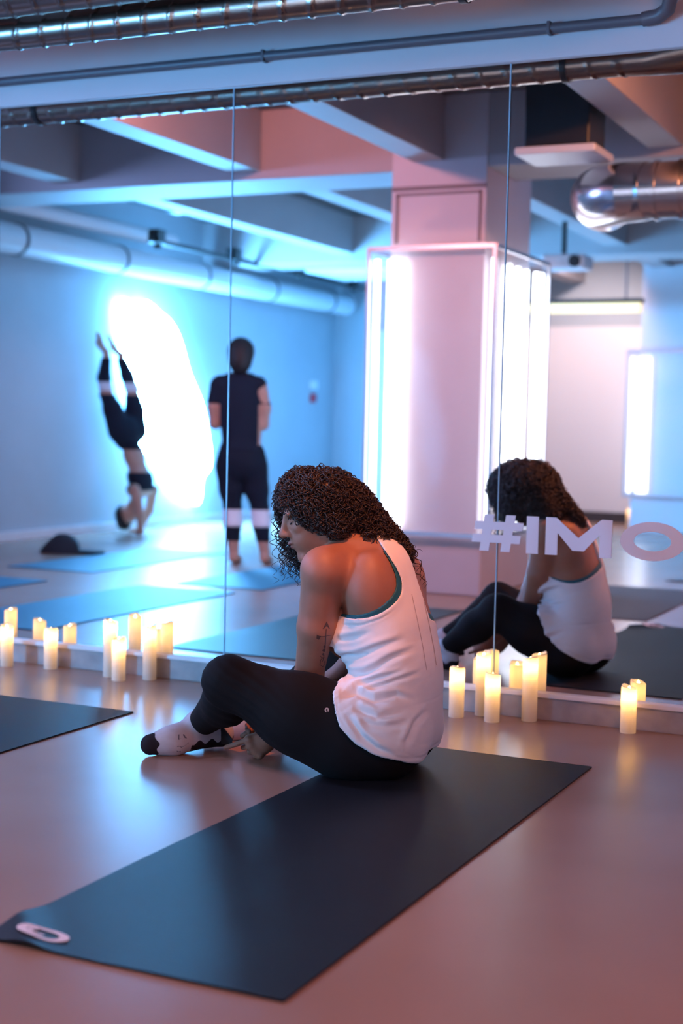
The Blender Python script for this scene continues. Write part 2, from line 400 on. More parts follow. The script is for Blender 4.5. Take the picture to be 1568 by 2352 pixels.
# ------------------------------------------------------------------ yoga mats
def rubber(name, col):
    return mat(name, col, 0.55, noise=(30, 0.25), bump=(420, 0.35, 0.0006), spec=0.25)
M_mat_black = rubber('black_rubber', (0.007, 0.009, 0.014))
M_mat_teal = rubber('teal_rubber', (0.010, 0.10, 0.19))
M_mat_grey = rubber('grey_rubber', (0.07, 0.06, 0.072))
def curl_mat(name, label, x0, x1, y0, y1, m, curl=True, rz=0.0, logo=True):
    """A thin rubber mat lying along y; its camera-side left corner lifts a little."""
    nx, ny = 33, 90; th = 0.005; cx, cyy = (x0 + x1) / 2, (y0 + y1) / 2
    t = thing(name, label, 'yoga mat', (cx, cyy, 0), rz, 'yoga mats on the studio floor')
    bm = BM(); hx, hy = (x1 - x0) / 2, (y1 - y0) / 2
    rs = random.Random(int(abs(x0) * 100 + abs(y0) * 10)); ph = rs.random() * 6
    def top(i, j):
        x, y = -hx + 2 * hx * i / (nx - 1), -hy + 2 * hy * j / (ny - 1)
        z = 0.0015 * max(0, math.sin(x * 7 + ph) * math.sin(y * 5 + ph))
        if curl:
            d = (x + hx) + (y + hy) * 0.85                  # distance from the lifted corner
            if d < 0.2: z += 0.011 * math.exp(-((d - 0.105) / 0.045) ** 2)
        return x, y, z
    T = [[bm.verts.new((top(i, j)[0], top(i, j)[1], top(i, j)[2] + th)) for j in range(ny)] for i in range(nx)]
    B = [[bm.verts.new((top(i, j)[0], top(i, j)[1], top(i, j)[2] + .0004)) for j in range(ny)] for i in range(nx)]
    for i in range(nx - 1):
        for j in range(ny - 1):
            bm.faces.new((T[i][j], T[i + 1][j], T[i + 1][j + 1], T[i][j + 1])); bm.faces.new((B[i][j], B[i][j + 1], B[i + 1][j + 1], B[i + 1][j]))
    for i in range(nx - 1):
        bm.faces.new((T[i][0], B[i][0], B[i + 1][0], T[i + 1][0])); bm.faces.new((T[i][-1], T[i + 1][-1], B[i + 1][-1], B[i][-1]))
    for j in range(ny - 1):
        bm.faces.new((T[0][j], T[0][j + 1], B[0][j + 1], B[0][j])); bm.faces.new((T[-1][j], B[-1][j], B[-1][j + 1], T[-1][j + 1]))
    obj('mat_sheet', bm, m, t, True)
    if logo:
        lx, ly = -hx + 0.105, -hy + 0.058
        g = BM(); n = 40
        def P(a, s): 
            return (lx + .058 * s * math.cos(a), ly + .030 * s * math.sin(a))
        def zt(x, y):
            d = (x + hx) + (y + hy) * 0.85
            return th + .0022 + (0.011 * math.exp(-((d - 0.105) / 0.045) ** 2) if (curl and d < .2) else 0)
        def quad(pts):
            vs = [g.verts.new((x, y, zt(x, y))) for x, y in pts]; g.faces.new(vs)
        for k in range(n):
            a, c = 2 * PI * k / n, 2 * PI * (k + 1) / n
            quad([P(a, .62), P(a, 1), P(c, 1), P(c, .62)])
            if 12 < k < 38: quad([(lx - .012 + .022 * math.cos(a) * .5, ly + .016 * math.sin(a) * .5), (lx - .012 + .022 * math.cos(a), ly + .016 * math.sin(a)), (lx - .012 + .022 * math.cos(c), ly + .016 * math.sin(c)), (lx - .012 + .022 * math.cos(c) * .5, ly + .016 * math.sin(c) * .5)])
        obj('oval_emblem', g, mat('emblem_print', (0.80, 0.66, 0.70), .5), t)['label'] = 'pale pink oval emblem'
    return t
curl_mat('yoga_mat', 'long black mat the woman in the white top sits on', -1.765, -1.110, 2.19, 4.175, M_mat_black)
curl_mat('yoga_mat', 'dark mat cut by the left edge of the photo in front of the candles', -3.36, -2.706, 2.19, 4.16, M_mat_black, False, 0, False)
curl_mat('yoga_mat', 'teal mat in the mirror right behind the leftmost candles', -4.78, -4.12, 2.20, 4.06, M_mat_teal, False, 0, False)
curl_mat('yoga_mat', 'dark mat at the left edge of the mirror, in front of the other row', -6.0, -5.36, 2.33, 4.2, M_mat_teal, False, 0, False)
curl_mat('yoga_mat', 'teal mat behind the dark heap of clothes near the left wall', -6.10, -5.42, 0.0, 1.78, M_mat_teal, False, 0, False)
curl_mat('yoga_mat', 'teal mat at the feet of the standing person', -4.66, -4.06, 0.1, 1.98, M_mat_teal, False, 0, False)
curl_mat('yoga_mat', 'grey mat behind the reflected woman, nearer of the two at right', -2.40, -1.745, 0.42, 2.03, M_mat_grey, False, 0, False)
curl_mat('yoga_mat', 'grey mat lying askew at the right edge of the mirror, farther of the two', -1.75, -1.09, -1.75, 0.12, M_mat_grey, False, 0.45, False)
# dark heap of clothes on the floor
t = thing('clothes_heap', 'small dark heap of clothes on the floor near the left wall', 'clothes', (-6.42, 0.72, 0))
b = BM(); n = 24
rings = []
for j in range(9):
    v = j / 8; ring = []
    for k in range(n):
        a = 2 * PI * k / n; r = (1 - v * .97) ** 0.5 * (1 + .12 * math.sin(3 * a + 4 * v) + .05 * math.sin(7 * a))
        ring.append(b.verts.new((.16 * r * math.cos(a), .14 * r * math.sin(a), .14 * v ** .8 + .002)))
    rings.append(ring)
for a, c in zip(rings, rings[1:]):
    for k in range(n): b.faces.new((a[k], a[(k + 1) % n], c[(k + 1) % n], c[k]))
b.faces.new(rings[0][::-1]); b.faces.new(rings[-1])
M_dark = mat('dark_cloth', (0.02, 0.025, 0.035), 0.9)
obj('bundle', b, M_dark, t, True)
box(b := BM(), .1, .33, -.08, .07, 0.002, .03, .012); obj('sleeve', b, M_dark, t, True)

# ------------------------------------------------------------------ candles
def wax_material():
    m = bpy.data.materials.new('ivory_wax'); m.use_nodes = True; nt = m.node_tree
    N = nt.nodes.new; L = nt.links.new
    for n in list(nt.nodes): nt.nodes.remove(n)
    out = N('ShaderNodeOutputMaterial'); d = N('ShaderNodeBsdfDiffuse'); tr = N('ShaderNodeBsdfTranslucent'); mx = N('ShaderNodeMixShader')
    nz = N('ShaderNodeTexNoise'); nz.inputs['Scale'].default_value = 18
    cr = N('ShaderNodeMix'); cr.data_type = 'RGBA'; cr.inputs[6].default_value = (.78, .70, .62, 1); cr.inputs[7].default_value = (.88, .81, .73, 1)
    L(nz.outputs['Fac'], cr.inputs[0]); L(cr.outputs[2], d.inputs['Color'])
    tr.inputs['Color'].default_value = (.85, .72, .48, 1); mx.inputs[0].default_value = .42
    g = N('ShaderNodeBsdfGlossy'); g.inputs['Roughness'].default_value = .35; m2 = N('ShaderNodeMixShader'); m2.inputs[0].default_value = .04
    L(d.outputs[0], mx.inputs[1]); L(tr.outputs[0], mx.inputs[2]); L(mx.outputs[0], m2.inputs[1]); L(g.outputs[0], m2.inputs[2]); L(m2.outputs[0], out.inputs[0])
    return m
M_wax = wax_material()
M_flame = mat('lit_flame', (.9, .8, .5), .5, emit=((1.0, 0.70, 0.30), 6.0))
CANDLE_W = 0.36
def candle(x, y, h, label, seed):
    rs = random.Random(seed); R = 0.0262; seg = 40
    t = thing('pillar_candle', label, 'candle', (x, y, 0), rs.random() * 6.28, 'ivory pillar candles along the mirror')
    bm = BM(); a0 = rs.random() * 6; prof = [(R * .985, 0.0, 0), (R, 0.003, 0)] + [(R * (1 + .004 * rs.uniform(-1, 1)), h * k / 9, 0) for k in range(1, 9)]
    prof += [(R, h - .006, .7), (R * .97, h - .001, 1), (R * .88, h, 1), (R * .78, h - .003, .8), (R * .70, h - .010, .3), (R * .3, h - .012, 0), (.001, h - .012, 0)]
    rings = []
    for r, z, wv in prof:
        rings.append([bm.verts.new((r * math.cos(2 * PI * k / seg), r * math.sin(2 * PI * k / seg), z + wv * .0065 * math.sin(2 * PI * k / seg + a0) + wv * .002 * math.sin(6 * PI * k / seg + 2 * a0))) for k in range(seg)])
    for a, c in zip(rings, rings[1:]):
        for k in range(seg): bm.faces.new((a[k], a[(k + 1) % seg], c[(k + 1) % seg], c[k]))
    bm.faces.new(rings[0][::-1]); bm.faces.new(rings[-1])
    obj('wax_body', bm, M_wax, t, True)
    fl = BM(); lathe(fl, [(.001, h - .013), (.0045, h - .010), (.0055, h - .006), (.004, h - .001), (.0006, h + .004)], 12)
    obj('flame', fl, M_flame, t, True)['label'] = 'small glowing flame'
    ld = bpy.data.lights.new('candle_bulb', 'POINT'); ld.color = (1.0, 0.62, 0.24); ld.energy = CANDLE_W; ld.shadow_soft_size = .006
    lo = bpy.data.objects.new('candle_bulb', ld); COL.objects.link(lo); lo.location = (0, 0, h - .030); lo.parent = t
    return t
CANDLES = [(-3.83, 4.66, .192, 'tall candle just outside the left edge, seen as the leftmost candle in the mirror'),
 (-3.657, 4.692, .164, 'short lit candle cut by the left edge of the photo'), (-3.474, 4.736, .161, 'short lit candle standing alone between the left edge and the group of three'),
 (-3.176, 4.713, .220, 'tall lit candle at the left of the group of three by the mirror joint'), (-3.100, 4.659, .163, 'short lit candle in front of the group of three left of the knee'),
 (-3.011, 4.738, .208, 'tall lit candle at the right of the group of three, nearest the knee'), (-1.728, 4.682, .173, 'lit candle standing beside the back of the woman in the white top'),
 (-1.660, 4.759, .217, 'tall lit candle close to the mirror under the hash sign, behind the short one'), (-1.594, 4.669, .165, 'short lit candle in front of the tall one under the hash sign'),
 (-1.488, 4.751, .218, 'tall lit candle under the letter M, rightmost of the group of four'), (-1.142, 4.738, .153, 'short lit candle standing alone at the right by the skirting'),
 (-3.68, -5.40, .190, 'small lit candle on the floor beside the distant rear pillar')]
for i, (x, y, h, l) in enumerate(CANDLES): candle(x, y, h, l, 40 + i)
# ------------------------------------------------------------------ soft-body modelling: distance fields meshed with surface nets
def V3(*a): return np.array(a, dtype=np.float64)
def nrm(v): v = np.asarray(v, float); return v / np.linalg.norm(v)
def rc(a, b, ra, rb): return ('rc', np.asarray(a, float), np.asarray(b, float), ra, rb)
def el(c, r, ax=None): return ('el', np.asarray(c, float), np.asarray(r, float), None if ax is None else np.asarray(ax, float))
def chain(pts, rad): return [rc(pts[i], pts[i + 1], rad[i], rad[i + 1]) for i in range(len(pts) - 1)]
class Field:
    def __init__(s, lo, hi, h):
        s.h = h; s.lo = np.asarray(lo, float)
        s.n = np.ceil((np.asarray(hi, float) - s.lo) / h).astype(int) + 1
        s.ax = [s.lo[i] + h * np.arange(s.n[i]) for i in range(3)]
        s.D = np.full(tuple(s.n), 0.3, np.float32)
    def region(s, lo, hi):
        a = np.clip(np.floor((lo - s.lo) / s.h).astype(int), 0, s.n); b = np.clip(np.ceil((hi - s.lo) / s.h).astype(int) + 1, 0, s.n)
        sl = tuple(slice(a[i], b[i]) for i in range(3))
        g = [s.ax[i][sl[i]].reshape([-1 if j == i else 1 for j in range(3)]) for i in range(3)]
        return sl, g
    def dist(s, p, g):
        if p[0] == 'rc':
            _, a, b, ra, rb = p; ab = b - a; L2 = max(ab @ ab, 1e-12)
            t = np.clip(((g[0] - a[0]) * ab[0] + (g[1] - a[1]) * ab[1] + (g[2] - a[2]) * ab[2]) / L2, 0, 1)
            d = np.sqrt((g[0] - a[0] - t * ab[0]) ** 2 + (g[1] - a[1] - t * ab[1]) ** 2 + (g[2] - a[2] - t * ab[2]) ** 2)
            return d - (ra + (rb - ra) * t)
        _, c, r, A = p; q = [g[i] - c[i] for i in range(3)]
        if A is not None: q = [q[0] * A[j][0] + q[1] * A[j][1] + q[2] * A[j][2] for j in range(3)]
        k0 = np.sqrt(sum((q[j] / r[j]) ** 2 for j in range(3))); k1 = np.sqrt(sum((q[j] / r[j] ** 2) ** 2 for j in range(3))) + 1e-9
        return k0 * (k0 - 1) / k1
    def bounds(s, p, m):
        if p[0] == 'rc':
            R = max(p[3], p[4]) + m; return np.minimum(p[1], p[2]) - R, np.maximum(p[1], p[2]) + R
        R = max(p[2]) + m; return p[1] - R, p[1] + R
    def add(s, prims, k=0.02, infl=0.0, sub=False):
        for p in (prims if isinstance(prims, list) else [prims]):
            lo, hi = s.bounds(p, abs(infl) + k + 5 * s.h); sl, g = s.region(lo, hi)
            if any(x.stop <= x.start for x in sl): continue
            d = (s.dist(p, g) - infl).astype(np.float32); c = s.D[sl]
            if sub:
                h = np.clip(.5 - .5 * (c + d) / k, 0, 1); s.D[sl] = c + (-d - c) * h + k * h * (1 - h)
            else:
                h = np.clip(.5 + .5 * (c - d) / k, 0, 1); s.D[sl] = c + (d - c) * h - k * h * (1 - h)
        return s
    def cut(s, f):
        g = [s.ax[i].reshape([-1 if j == i else 1 for j in range(3)]) for i in range(3)]
        s.D = np.maximum(s.D, f(*g).astype(np.float32)); return s
    def net(s):
        D = s.D; S = D < 0; n = s.n
        cnt = np.zeros(tuple(n - 1), np.uint8)
        for dx in (0, 1):
            for dy in (0, 1):
                for dz in (0, 1): cnt += S[dx:n[0] - 1 + dx, dy:n[1] - 1 + dy, dz:n[2] - 1 + dz]
        act = np.argwhere((cnt > 0) & (cnt < 8)); idx = np.full(tuple(n - 1), -1, np.int32)
        idx[act[:, 0], act[:, 1], act[:, 2]] = np.arange(len(act))
        cs = [(dx, dy, dz) for dx in (0, 1) for dy in (0, 1) for dz in (0, 1)]
        vals = np.stack([D[act[:, 0] + c[0], act[:, 1] + c[1], act[:, 2] + c[2]] for c in cs], 1)
        acc = np.zeros((len(act), 3)); num = np.zeros(len(act))
        for i in range(8):
            for j in range(i + 1, 8):
                if sum(abs(cs[i][q] - cs[j][q]) for q in range(3)) != 1: continue
                a, b = vals[:, i], vals[:, j]; m = (a < 0) != (b < 0)
                t = np.where(m, a / np.where(a == b, 1, a - b), 0)
                pi, pj = np.array(cs[i], float), np.array(cs[j], float)
                acc += np.where(m[:, None], pi + t[:, None] * (pj - pi), 0); num += m
        V = s.lo + s.h * (act + acc / num[:, None]); F = []
        for a in range(3):
            b, c = (a + 1) % 3, (a + 2) % 3
            sa = [slice(None)] * 3; sb = [slice(None)] * 3
            sa[a] = slice(0, n[a] - 1); sb[a] = slice(1, n[a])
            E = S[tuple(sa)] != S[tuple(sb)]; e = np.argwhere(E)
            e = e[(e[:, b] > 0) & (e[:, c] > 0) & (e[:, b] < n[b] - 1) & (e[:, c] < n[c] - 1)]
            ub = np.zeros(3, int); ub[b] = 1; uc = np.zeros(3, int); uc[c] = 1
            q = np.stack([idx[tuple((e - o).T)] for o in (0 * ub, ub, ub + uc, uc)], 1)
            fl = S[e[:, 0], e[:, 1], e[:, 2]]; q[~fl] = q[~fl][:, ::-1]
            F.append(q)
        F = np.concatenate(F); F = F[(F >= 0).all(1)]
        return V, F
def relax(V, F, it=1, lam=0.5):
    for _ in range(it):
        acc = np.zeros_like(V); num = np.zeros(len(V))
        for a, b in ((0, 1), (1, 2), (2, 3), (3, 0)):
            np.add.at(acc, F[:, a], V[F[:, b]]); np.add.at(acc, F[:, b], V[F[:, a]]); np.add.at(num, F[:, a], 1); np.add.at(num, F[:, b], 1)
        V = V + lam * (acc / np.maximum(num, 1)[:, None] - V)
    return V
def vnormals(V, F):
    fn = np.cross(V[F[:, 2]] - V[F[:, 0]], V[F[:, 3]] - V[F[:, 1]]); N = np.zeros_like(V)
    for i in range(4): np.add.at(N, F[:, i], fn)
    return N / (np.linalg.norm(N, axis=1)[:, None] + 1e-12)
def mesh_obj(name, V, F, m, parent=None, origin=(0, 0, 0), slots=None, smooth=True):
    me = bpy.data.meshes.new(name); o3 = np.asarray(origin, float)
    k = F.shape[1]
    me.vertices.add(len(V)); me.vertices.foreach_set('co', (V - o3).astype(np.float32).ravel())
    me.loops.add(F.size); me.loops.foreach_set('vertex_index', F.astype(np.int32).ravel())
    me.polygons.add(len(F)); me.polygons.foreach_set('loop_start', np.arange(0, F.size, k, dtype=np.int32))
    for mm in (m if isinstance(m, (list, tuple)) else [m]): me.materials.append(mm)
    if slots is not None: me.polygons.foreach_set('material_index', np.asarray(slots, np.int32))
    me.update(calc_edges=True); me.validate()
    if smooth: me.shade_smooth()
    o = bpy.data.objects.new(name, me); COL.objects.link(o)
    if parent is not None: o.parent = parent
    return o
def wob(P, f, seed):
    """smooth pseudo-noise in -1..1 made of a few plane waves"""
    r = np.random.default_rng(seed); out = np.zeros(len(P))
    for _ in range(6):
        d = nrm(r.normal(size=3)); out += np.sin(P @ d * f * r.uniform(.6, 1.4) + r.uniform(0, 6.28))
    return out / 3.2
from mathutils.bvhtree import BVHTree
def bvh(V, F): return BVHTree.FromPolygons([tuple(v) for v in V], [tuple(f) for f in F])
def stick(bm, tree, poly, d, off=0.0008, cell=0.004):
    """lay a small flat outline (3-D points) on a surface along direction d, as a thin patch"""
    pts = []
    for p in poly:
        h, n, _, _ = tree.ray_cast(Vector(p) - Vector(d) * .3, Vector(d))
        if h is None: return
        pts.append(h + n * off if n.dot(Vector(d)) < 0 else h - n * off)
    vs = [bm.verts.new(p) for p in pts]; bm.faces.new(vs)
def strip(bm, tree, line, wd, side, d, off=0.0008):
    """a narrow ribbon following a polyline on a surface"""
    L = []; side = np.asarray(side, float)
    line = [np.asarray(p, float) for p in line]
    for a, b in zip(line, line[1:]):
        n = max(1, int(np.linalg.norm(b - a) / .006))
        for i in range(n): L.append(a + (b - a) * i / n)
    L.append(line[-1])
    for a, b in zip(L, L[1:]):
        t = nrm(b - a); sd = np.cross(t, np.asarray(d, float)); sd = nrm(sd) * wd / 2
        stick(bm, tree, [a - sd, a + sd, b + sd, b - sd], d, off)
# ------------------------------------------------------------------ the seated woman
def skin_material(name, col, col2):
    m = mat(name, col, 0.55, noise=(26, 0.14), bump=(240, 0.12, 0.001), spec=0.45)
    b = m.node_tree.nodes['Principled BSDF']
    b.inputs['Subsurface Weight'].default_value = 0.12; b.inputs['Subsurface Radius'].default_value = (0.012, 0.004, 0.002); b.inputs['Subsurface Scale'].default_value = 0.6
    return m
M_skin = skin_material('brown_skin', (0.30, 0.135, 0.085), None)
M_lips = mat('lips', (0.22, 0.075, 0.065), 0.35)
M_lash = mat('dark_lash', (0.012, 0.008, 0.007), 0.7)
M_ink = mat('tattoo_ink', (0.075, 0.038, 0.030), 0.5)
M_legging = mat('black_legging', (0.007, 0.006, 0.007), 0.8, bump=(60, 0.1, 0.002), spec=0.15)
M_tank = mat('white_cotton', (0.70, 0.71, 0.74), 0.85, noise=(40, 0.03), bump=(500, 0.1, 0.0006), spec=0.2)
M_bra = mat('teal_elastic', (0.006, 0.10, 0.14), 0.6)
M_sock = mat('grey_sock', (0.48, 0.46, 0.50), 0.9, noise=(60, 0.12), bump=(500, 0.2, 0.0008), spec=0.15)
_nt = M_sock.node_tree; _at = _nt.nodes.new('ShaderNodeAttribute'); _at.attribute_name = 'knit'
_rp = _nt.nodes.new('ShaderNodeValToRGB'); _rp.color_ramp.elements[0].position = .45; _rp.color_ramp.elements[1].position = .55
_mx = _nt.nodes.new('ShaderNodeMix'); _mx.data_type = 'RGBA'; _mx.inputs[7].default_value = (.02, .016, .02, 1)
_src = _nt.nodes['Principled BSDF'].inputs['Base Color'].links[0].from_socket
_nt.links.new(_at.outputs['Fac'], _rp.inputs[0]); _nt.links.new(_rp.outputs[0], _mx.inputs[0]); _nt.links.new(_src, _mx.inputs[6]); _nt.links.new(_mx.outputs[2], _nt.nodes['Principled BSDF'].inputs['Base Color'])
M_sockdark = mat('black_sock', (0.02, 0.016, 0.02), 0.9)
M_hair = mat('dark_curls', (0.020, 0.010, 0.0085), 0.42, noise=(25, 0.6), spec=0.5)
M_print = mat('pale_print', (0.36, 0.32, 0.32), 0.5)

LS, RS = V3(-1.772, 3.690, .588), V3(-1.700, 4.010, .580)
LM, LE, LW = V3(-1.806, 3.722, .420), V3(-1.852, 3.772, .262), V3(-1.962, 3.785, .078)
RM, RE, RW = V3(-1.735, 3.985, .42), V3(-1.790, 3.915, .268), V3(-1.985, 3.868, .105)
NB = V3(-1.735, 3.845, .622)
HC = V3(-1.842, 3.80, .748)
HF = nrm(V3(-.77, -.50, -.39)); HU = V3(-.34, -.16, .91); HU = nrm(HU - HF * (HU @ HF)); HS = np.cross(HU, HF)
def hd(f, u, s): return HC + HF * f + HU * u + HS * s
HAX = [HF, HU, HS]
torso = [el((-1.595, 3.760, .112), (.108, .105, .108)), el((-1.620, 3.920, .112), (.106, .105, .108)), el((-1.625, 3.845, .17), (.113, .160, .12)),
         el((-1.604, 3.85, .27), (.100, .132, .13)), el((-1.632, 3.855, .41), (.120, .150, .16), [(.97, 0, .24), (0, 1, 0), (-.24, 0, .97)]),
         el((-1.662, 3.855, .525), (.100, .150, .11))]
bust = [el((-1.742, 3.800, .392), (.066, .066, .072)), el((-1.722, 3.925, .392), (.066, .066, .072))]
blade = [el((-1.655, 3.755, .545), (.070, .075, .10)), el((-1.632, 3.955, .530), (.060, .072, .095))]
girdle = [rc(LS, NB, .058, .066), rc(RS, NB, .055, .066), rc(V3(-1.67, 3.85, .59), NB, .085, .06)]
neck = [rc(NB, hd(-.025, -.07, 0), .060, .054)]
arm_l = chain([LS, LM, LE], [.061, .053, .041]) + chain([LE, LE * .55 + LW * .45, LW], [.041, .040, .027])
arm_r = chain([RS, RM, RE], [.056, .046, .037]) + chain([RE, RE * .6 + RW * .4, RW], [.038, .037, .026])
LH, LK, LA = V3(-1.625, 3.735, .124), V3(-2.030, 3.612, .258), V3(-2.222, 3.782, .080)
RH, RK, RA = V3(-1.645, 3.945, .120), V3(-1.885, 4.045, .262), V3(-2.120, 4.000, .080)
leg_l = chain([LH, LH * .5 + LK * .5 + V3(0, 0, -.012), LK], [.118, .103, .062]) + [el((-1.69, 3.715, .098), (.11, .085, .092)), rc(V3(-1.70, 3.70, .100), V3(-1.86, 3.665, .168), .098, .090)] + chain([LK, LK * .66 + LA * .34 + V3(.022, .016, -.012), LA], [.062, .062, .037])
leg_r = chain([RH, RH * .5 + RK * .5, RK], [.108, .088, .060]) + chain([RK, RK * .6 + RA * .4, RA], [.058, .056, .038])
foot_l = [rc(V3(-2.178, 3.838, .046), V3(-2.272, 3.690, .040), .034, .040), rc(LA, V3(-2.268, 3.705, .045), .036, .036), rc(V3(-2.262, 3.70, .040), V3(-2.312, 3.652, .034), .040, .030), rc(LA, V3(-2.178, 3.838, .046), .035, .033)]
foot_r = [rc(V3(-2.095, 4.02, .040), V3(-2.225, 3.965, .038), .033, .037), rc(V3(-2.225, 3.965, .038), V3(-2.275, 3.945, .032), .037, .028), rc(RA, V3(-2.215, 3.965, .045), .036, .036), rc(RA, V3(-2.095, 4.02, .042), .035, .033)]

def hand(W, f, pn, side, curls, thumb, sc=1.0, spread=.012):
    """palm, four unequal curling fingers, thumb; f = along the hand, pn = the way the palm faces, side = towards the thumb"""
    f = nrm(f); pn = nrm(pn - f * (pn @ f)); sd = np.cross(f, pn) * (1 if np.cross(f, pn) @ side > 0 else -1)
    P = [el(W + f * .046 * sc, np.array([.050, .037, .020]) * sc, [f, sd, pn]), el(W + f * .035 * sc + sd * .020 * sc + pn * .008 * sc, np.array([.032, .016, .016]) * sc, [f, sd, pn]),
         rc(W - f * .01, W + f * .03 * sc, .024 * sc, .022 * sc)]
    Fg = []
    for i, (off, ln, r) in enumerate(((.029, .92, .0088), (.0095, 1.0, .0092), (-.010, .95, .0087), (-.028, .76, .0078))):
        b = W + f * (.085 - .004 * abs(i - 1)) * sc + sd * off * sc - pn * .002
        P.append(rc(W + f * .05 * sc + sd * off * .8 * sc, b, .012 * sc, (r + .0045) * sc))
        a = 0; p = b; sp = sd * (off / .029) * spread
        for seg, cu in zip((.041, .026, .021), curls[i]):
            a += cu; dv = nrm(f * math.cos(a) + pn * math.sin(a) + sp * 10 * math.cos(a) * .3); q = p + dv * seg * ln * sc
            Fg.append(rc(p, q, r * sc, r * .9 * sc)); p = q; r *= .92
    t0 = W + f * .018 * sc + sd * .024 * sc + pn * .006 * sc; p = t0; r = .012
    for (df, ds, dp, ln) in thumb:
        q = p + nrm(f * df + sd * ds + pn * dp) * ln * sc; Fg.append(rc(p, q, r * sc, r * .88 * sc)); p = q; r *= .9
    return P, Fg
axr, axu, axf = V3(.9056, .4236, 0), V3(0, 0, 1), V3(-.4236, .9056, 0)      # along / up / into the picture at her place
lh_palm, lh_fing = hand(LW, axr * -.80 + axu * -.50 + axf * .05, axf * .72 - axr * .50 - axu * .30, axu * .8 - axr * .5,
    [(.05, .25, .25), (.85, 1.7, 1.0), (.95, 1.7, 1.0), (1.0, 1.7, 1.0)], [(.80, .45, .55, .036), (.97, .10, .30, .030), (1.0, .0, .0, .024)], .98, .05)
for _p in list(lh_palm):
    if _p[0] == 'rc' and _p[4] > .010 and _p[4] < .014: lh_palm.append(el(_p[2] - nrm(axf * .72 - axr * .50 - axu * .30) * .006, (.0135, .0135, .0135)))
rh_palm, rh_fing = hand(RW, axr * -.85 + axu * -.25 + axf * -.1, -axf * .7 - axu * .3, axu,
    [(.6, .8, .4), (.8, 1.0, .6), (.9, 1.0, .6), (1.0, 1.1, .6)], [(.6, .6, .4, .038), (.85, .3, .4, .028), (.95, .1, .3, .022)], .93)
head = [el(hd(-.020, .024, 0), (.094, .082, .072), HAX), el(hd(.030, .020, 0), (.070, .072, .062), HAX), el(hd(.046, -.035, 0), (.058, .078, .055), HAX)]
jaw = [rc(hd(-.004, -.060, .045), hd(.082, -.108, .014), .024, .018), rc(hd(-.004, -.060, -.045), hd(.082, -.108, -.014), .024, .018), rc(hd(.090, -.110, -.008), hd(.090, -.110, .008), .019, .019),
       el(hd(.062, -.060, .028), (.036, .034, .024), HAX), el(hd(.062, -.060, -.028), (.036, .034, .024), HAX), el(hd(.088, -.062, 0), (.022, .028, .030), HAX)]
face1 = [rc(hd(.096, .018, 0), hd(.119, -.020, 0), .0105, .0125), el(hd(.122, -.024, 0), (.0145, .0125, .0140), HAX), el(hd(.110, -.030, .0140), (.0130, .0100, .0085), HAX), el(hd(.110, -.030, -.0140), (.0130, .0100, .0085), HAX),
         el(hd(.086, .026, .026), (.016, .009, .024), HAX), el(hd(.086, .026, -.026), (.016, .009, .024), HAX),
         el(hd(.074, -.020, .036), (.022, .018, .018), HAX), el(hd(.074, -.020, -.036), (.022, .018, .018), HAX)]
mouth = [el(hd(.108, -.0555, 0), (.0135, .0075, .021), HAX), el(hd(.104, -.068, 0), (.0135, .0090, .018), HAX)]
eyes = [el(hd(.082, .004, .029), (.014, .012, .015), HAX), el(hd(.082, .004, -.029), (.014, .012, .015), HAX)]
ear = [el(hd(-.018, -.004, .074), (.018, .030, .007), HAX), rc(hd(-.028, .020, .077), hd(-.032, -.008, .076), .006, .005)]

wt = thing('person', 'seated woman in white racerback top and black leggings, bowed curly head, pulling on a sock', 'person', (-1.62, 3.82, 0.0055))
WO = (-1.62, 3.82, 0.0055)
g = Field((-2.37, 3.50, 0.0), (-1.40, 4.42, .92), .0036)
g.add(torso, .05); g.add(bust, .04); g.add(blade, .035); g.add(girdle, .04); g.add(neck, .03); g.add(leg_l, .035); g.add(leg_r, .035)
g.add(head, .025); g.add(jaw, .02); g.add(face1, .008); g.add(mouth, .006); g.add(ear, .005)
g.add([el(hd(.104, .006, .030), (.013, .009, .014), HAX), el(hd(.104, .006, -.030), (.013, .009, .014), HAX)], .012, sub=True)
g.add(eyes, .004); g.add([el(hd(.118, -.037, .0105), (.0075, .0055, .0050), HAX), el(hd(.118, -.037, -.0105), (.0075, .0055, .0050), HAX)], .003, sub=True)
g.add([rc(hd(.121, -.0615, -.006), hd(.104, -.0600, .021), .0018, .0018), rc(hd(.121, -.0615, .006), hd(.104, -.0600, -.021), .0018, .0018)], .004, sub=True)
ga = Field((-2.20, 3.50, 0.0), (-1.60, 4.15, .72), .0036)
def put_arm(gg): gg.add(arm_l, .02); gg.add(arm_r, .02); gg.add(lh_palm, .007); gg.add(rh_palm, .008); gg.add(lh_fing, .004); gg.add(rh_fing, .004)
g.add([rc(LS, LM, .061, .053), rc(RS, RM, .056, .046)], .028)
put_arm(ga)
# arms join the shoulders softly and the rest of the body crisply
sl, gg = g.region(ga.lo, ga.lo + (ga.n - 1) * ga.h)
fa = Field((-2.37, 3.50, 0.0), (-1.40, 4.42, .92), .0036); put_arm(fa)
g.D = np.minimum(g.D, fa.D)
g.add(foot_l, .02, -.004); g.add(foot_r, .02, -.004)
BV, BF = g.net(); BV = relax(BV, BF, 1, .4)
body = mesh_obj('body', BV, BF, M_skin, wt, WO); body_tree = bvh(BV, BF); del fa, ga

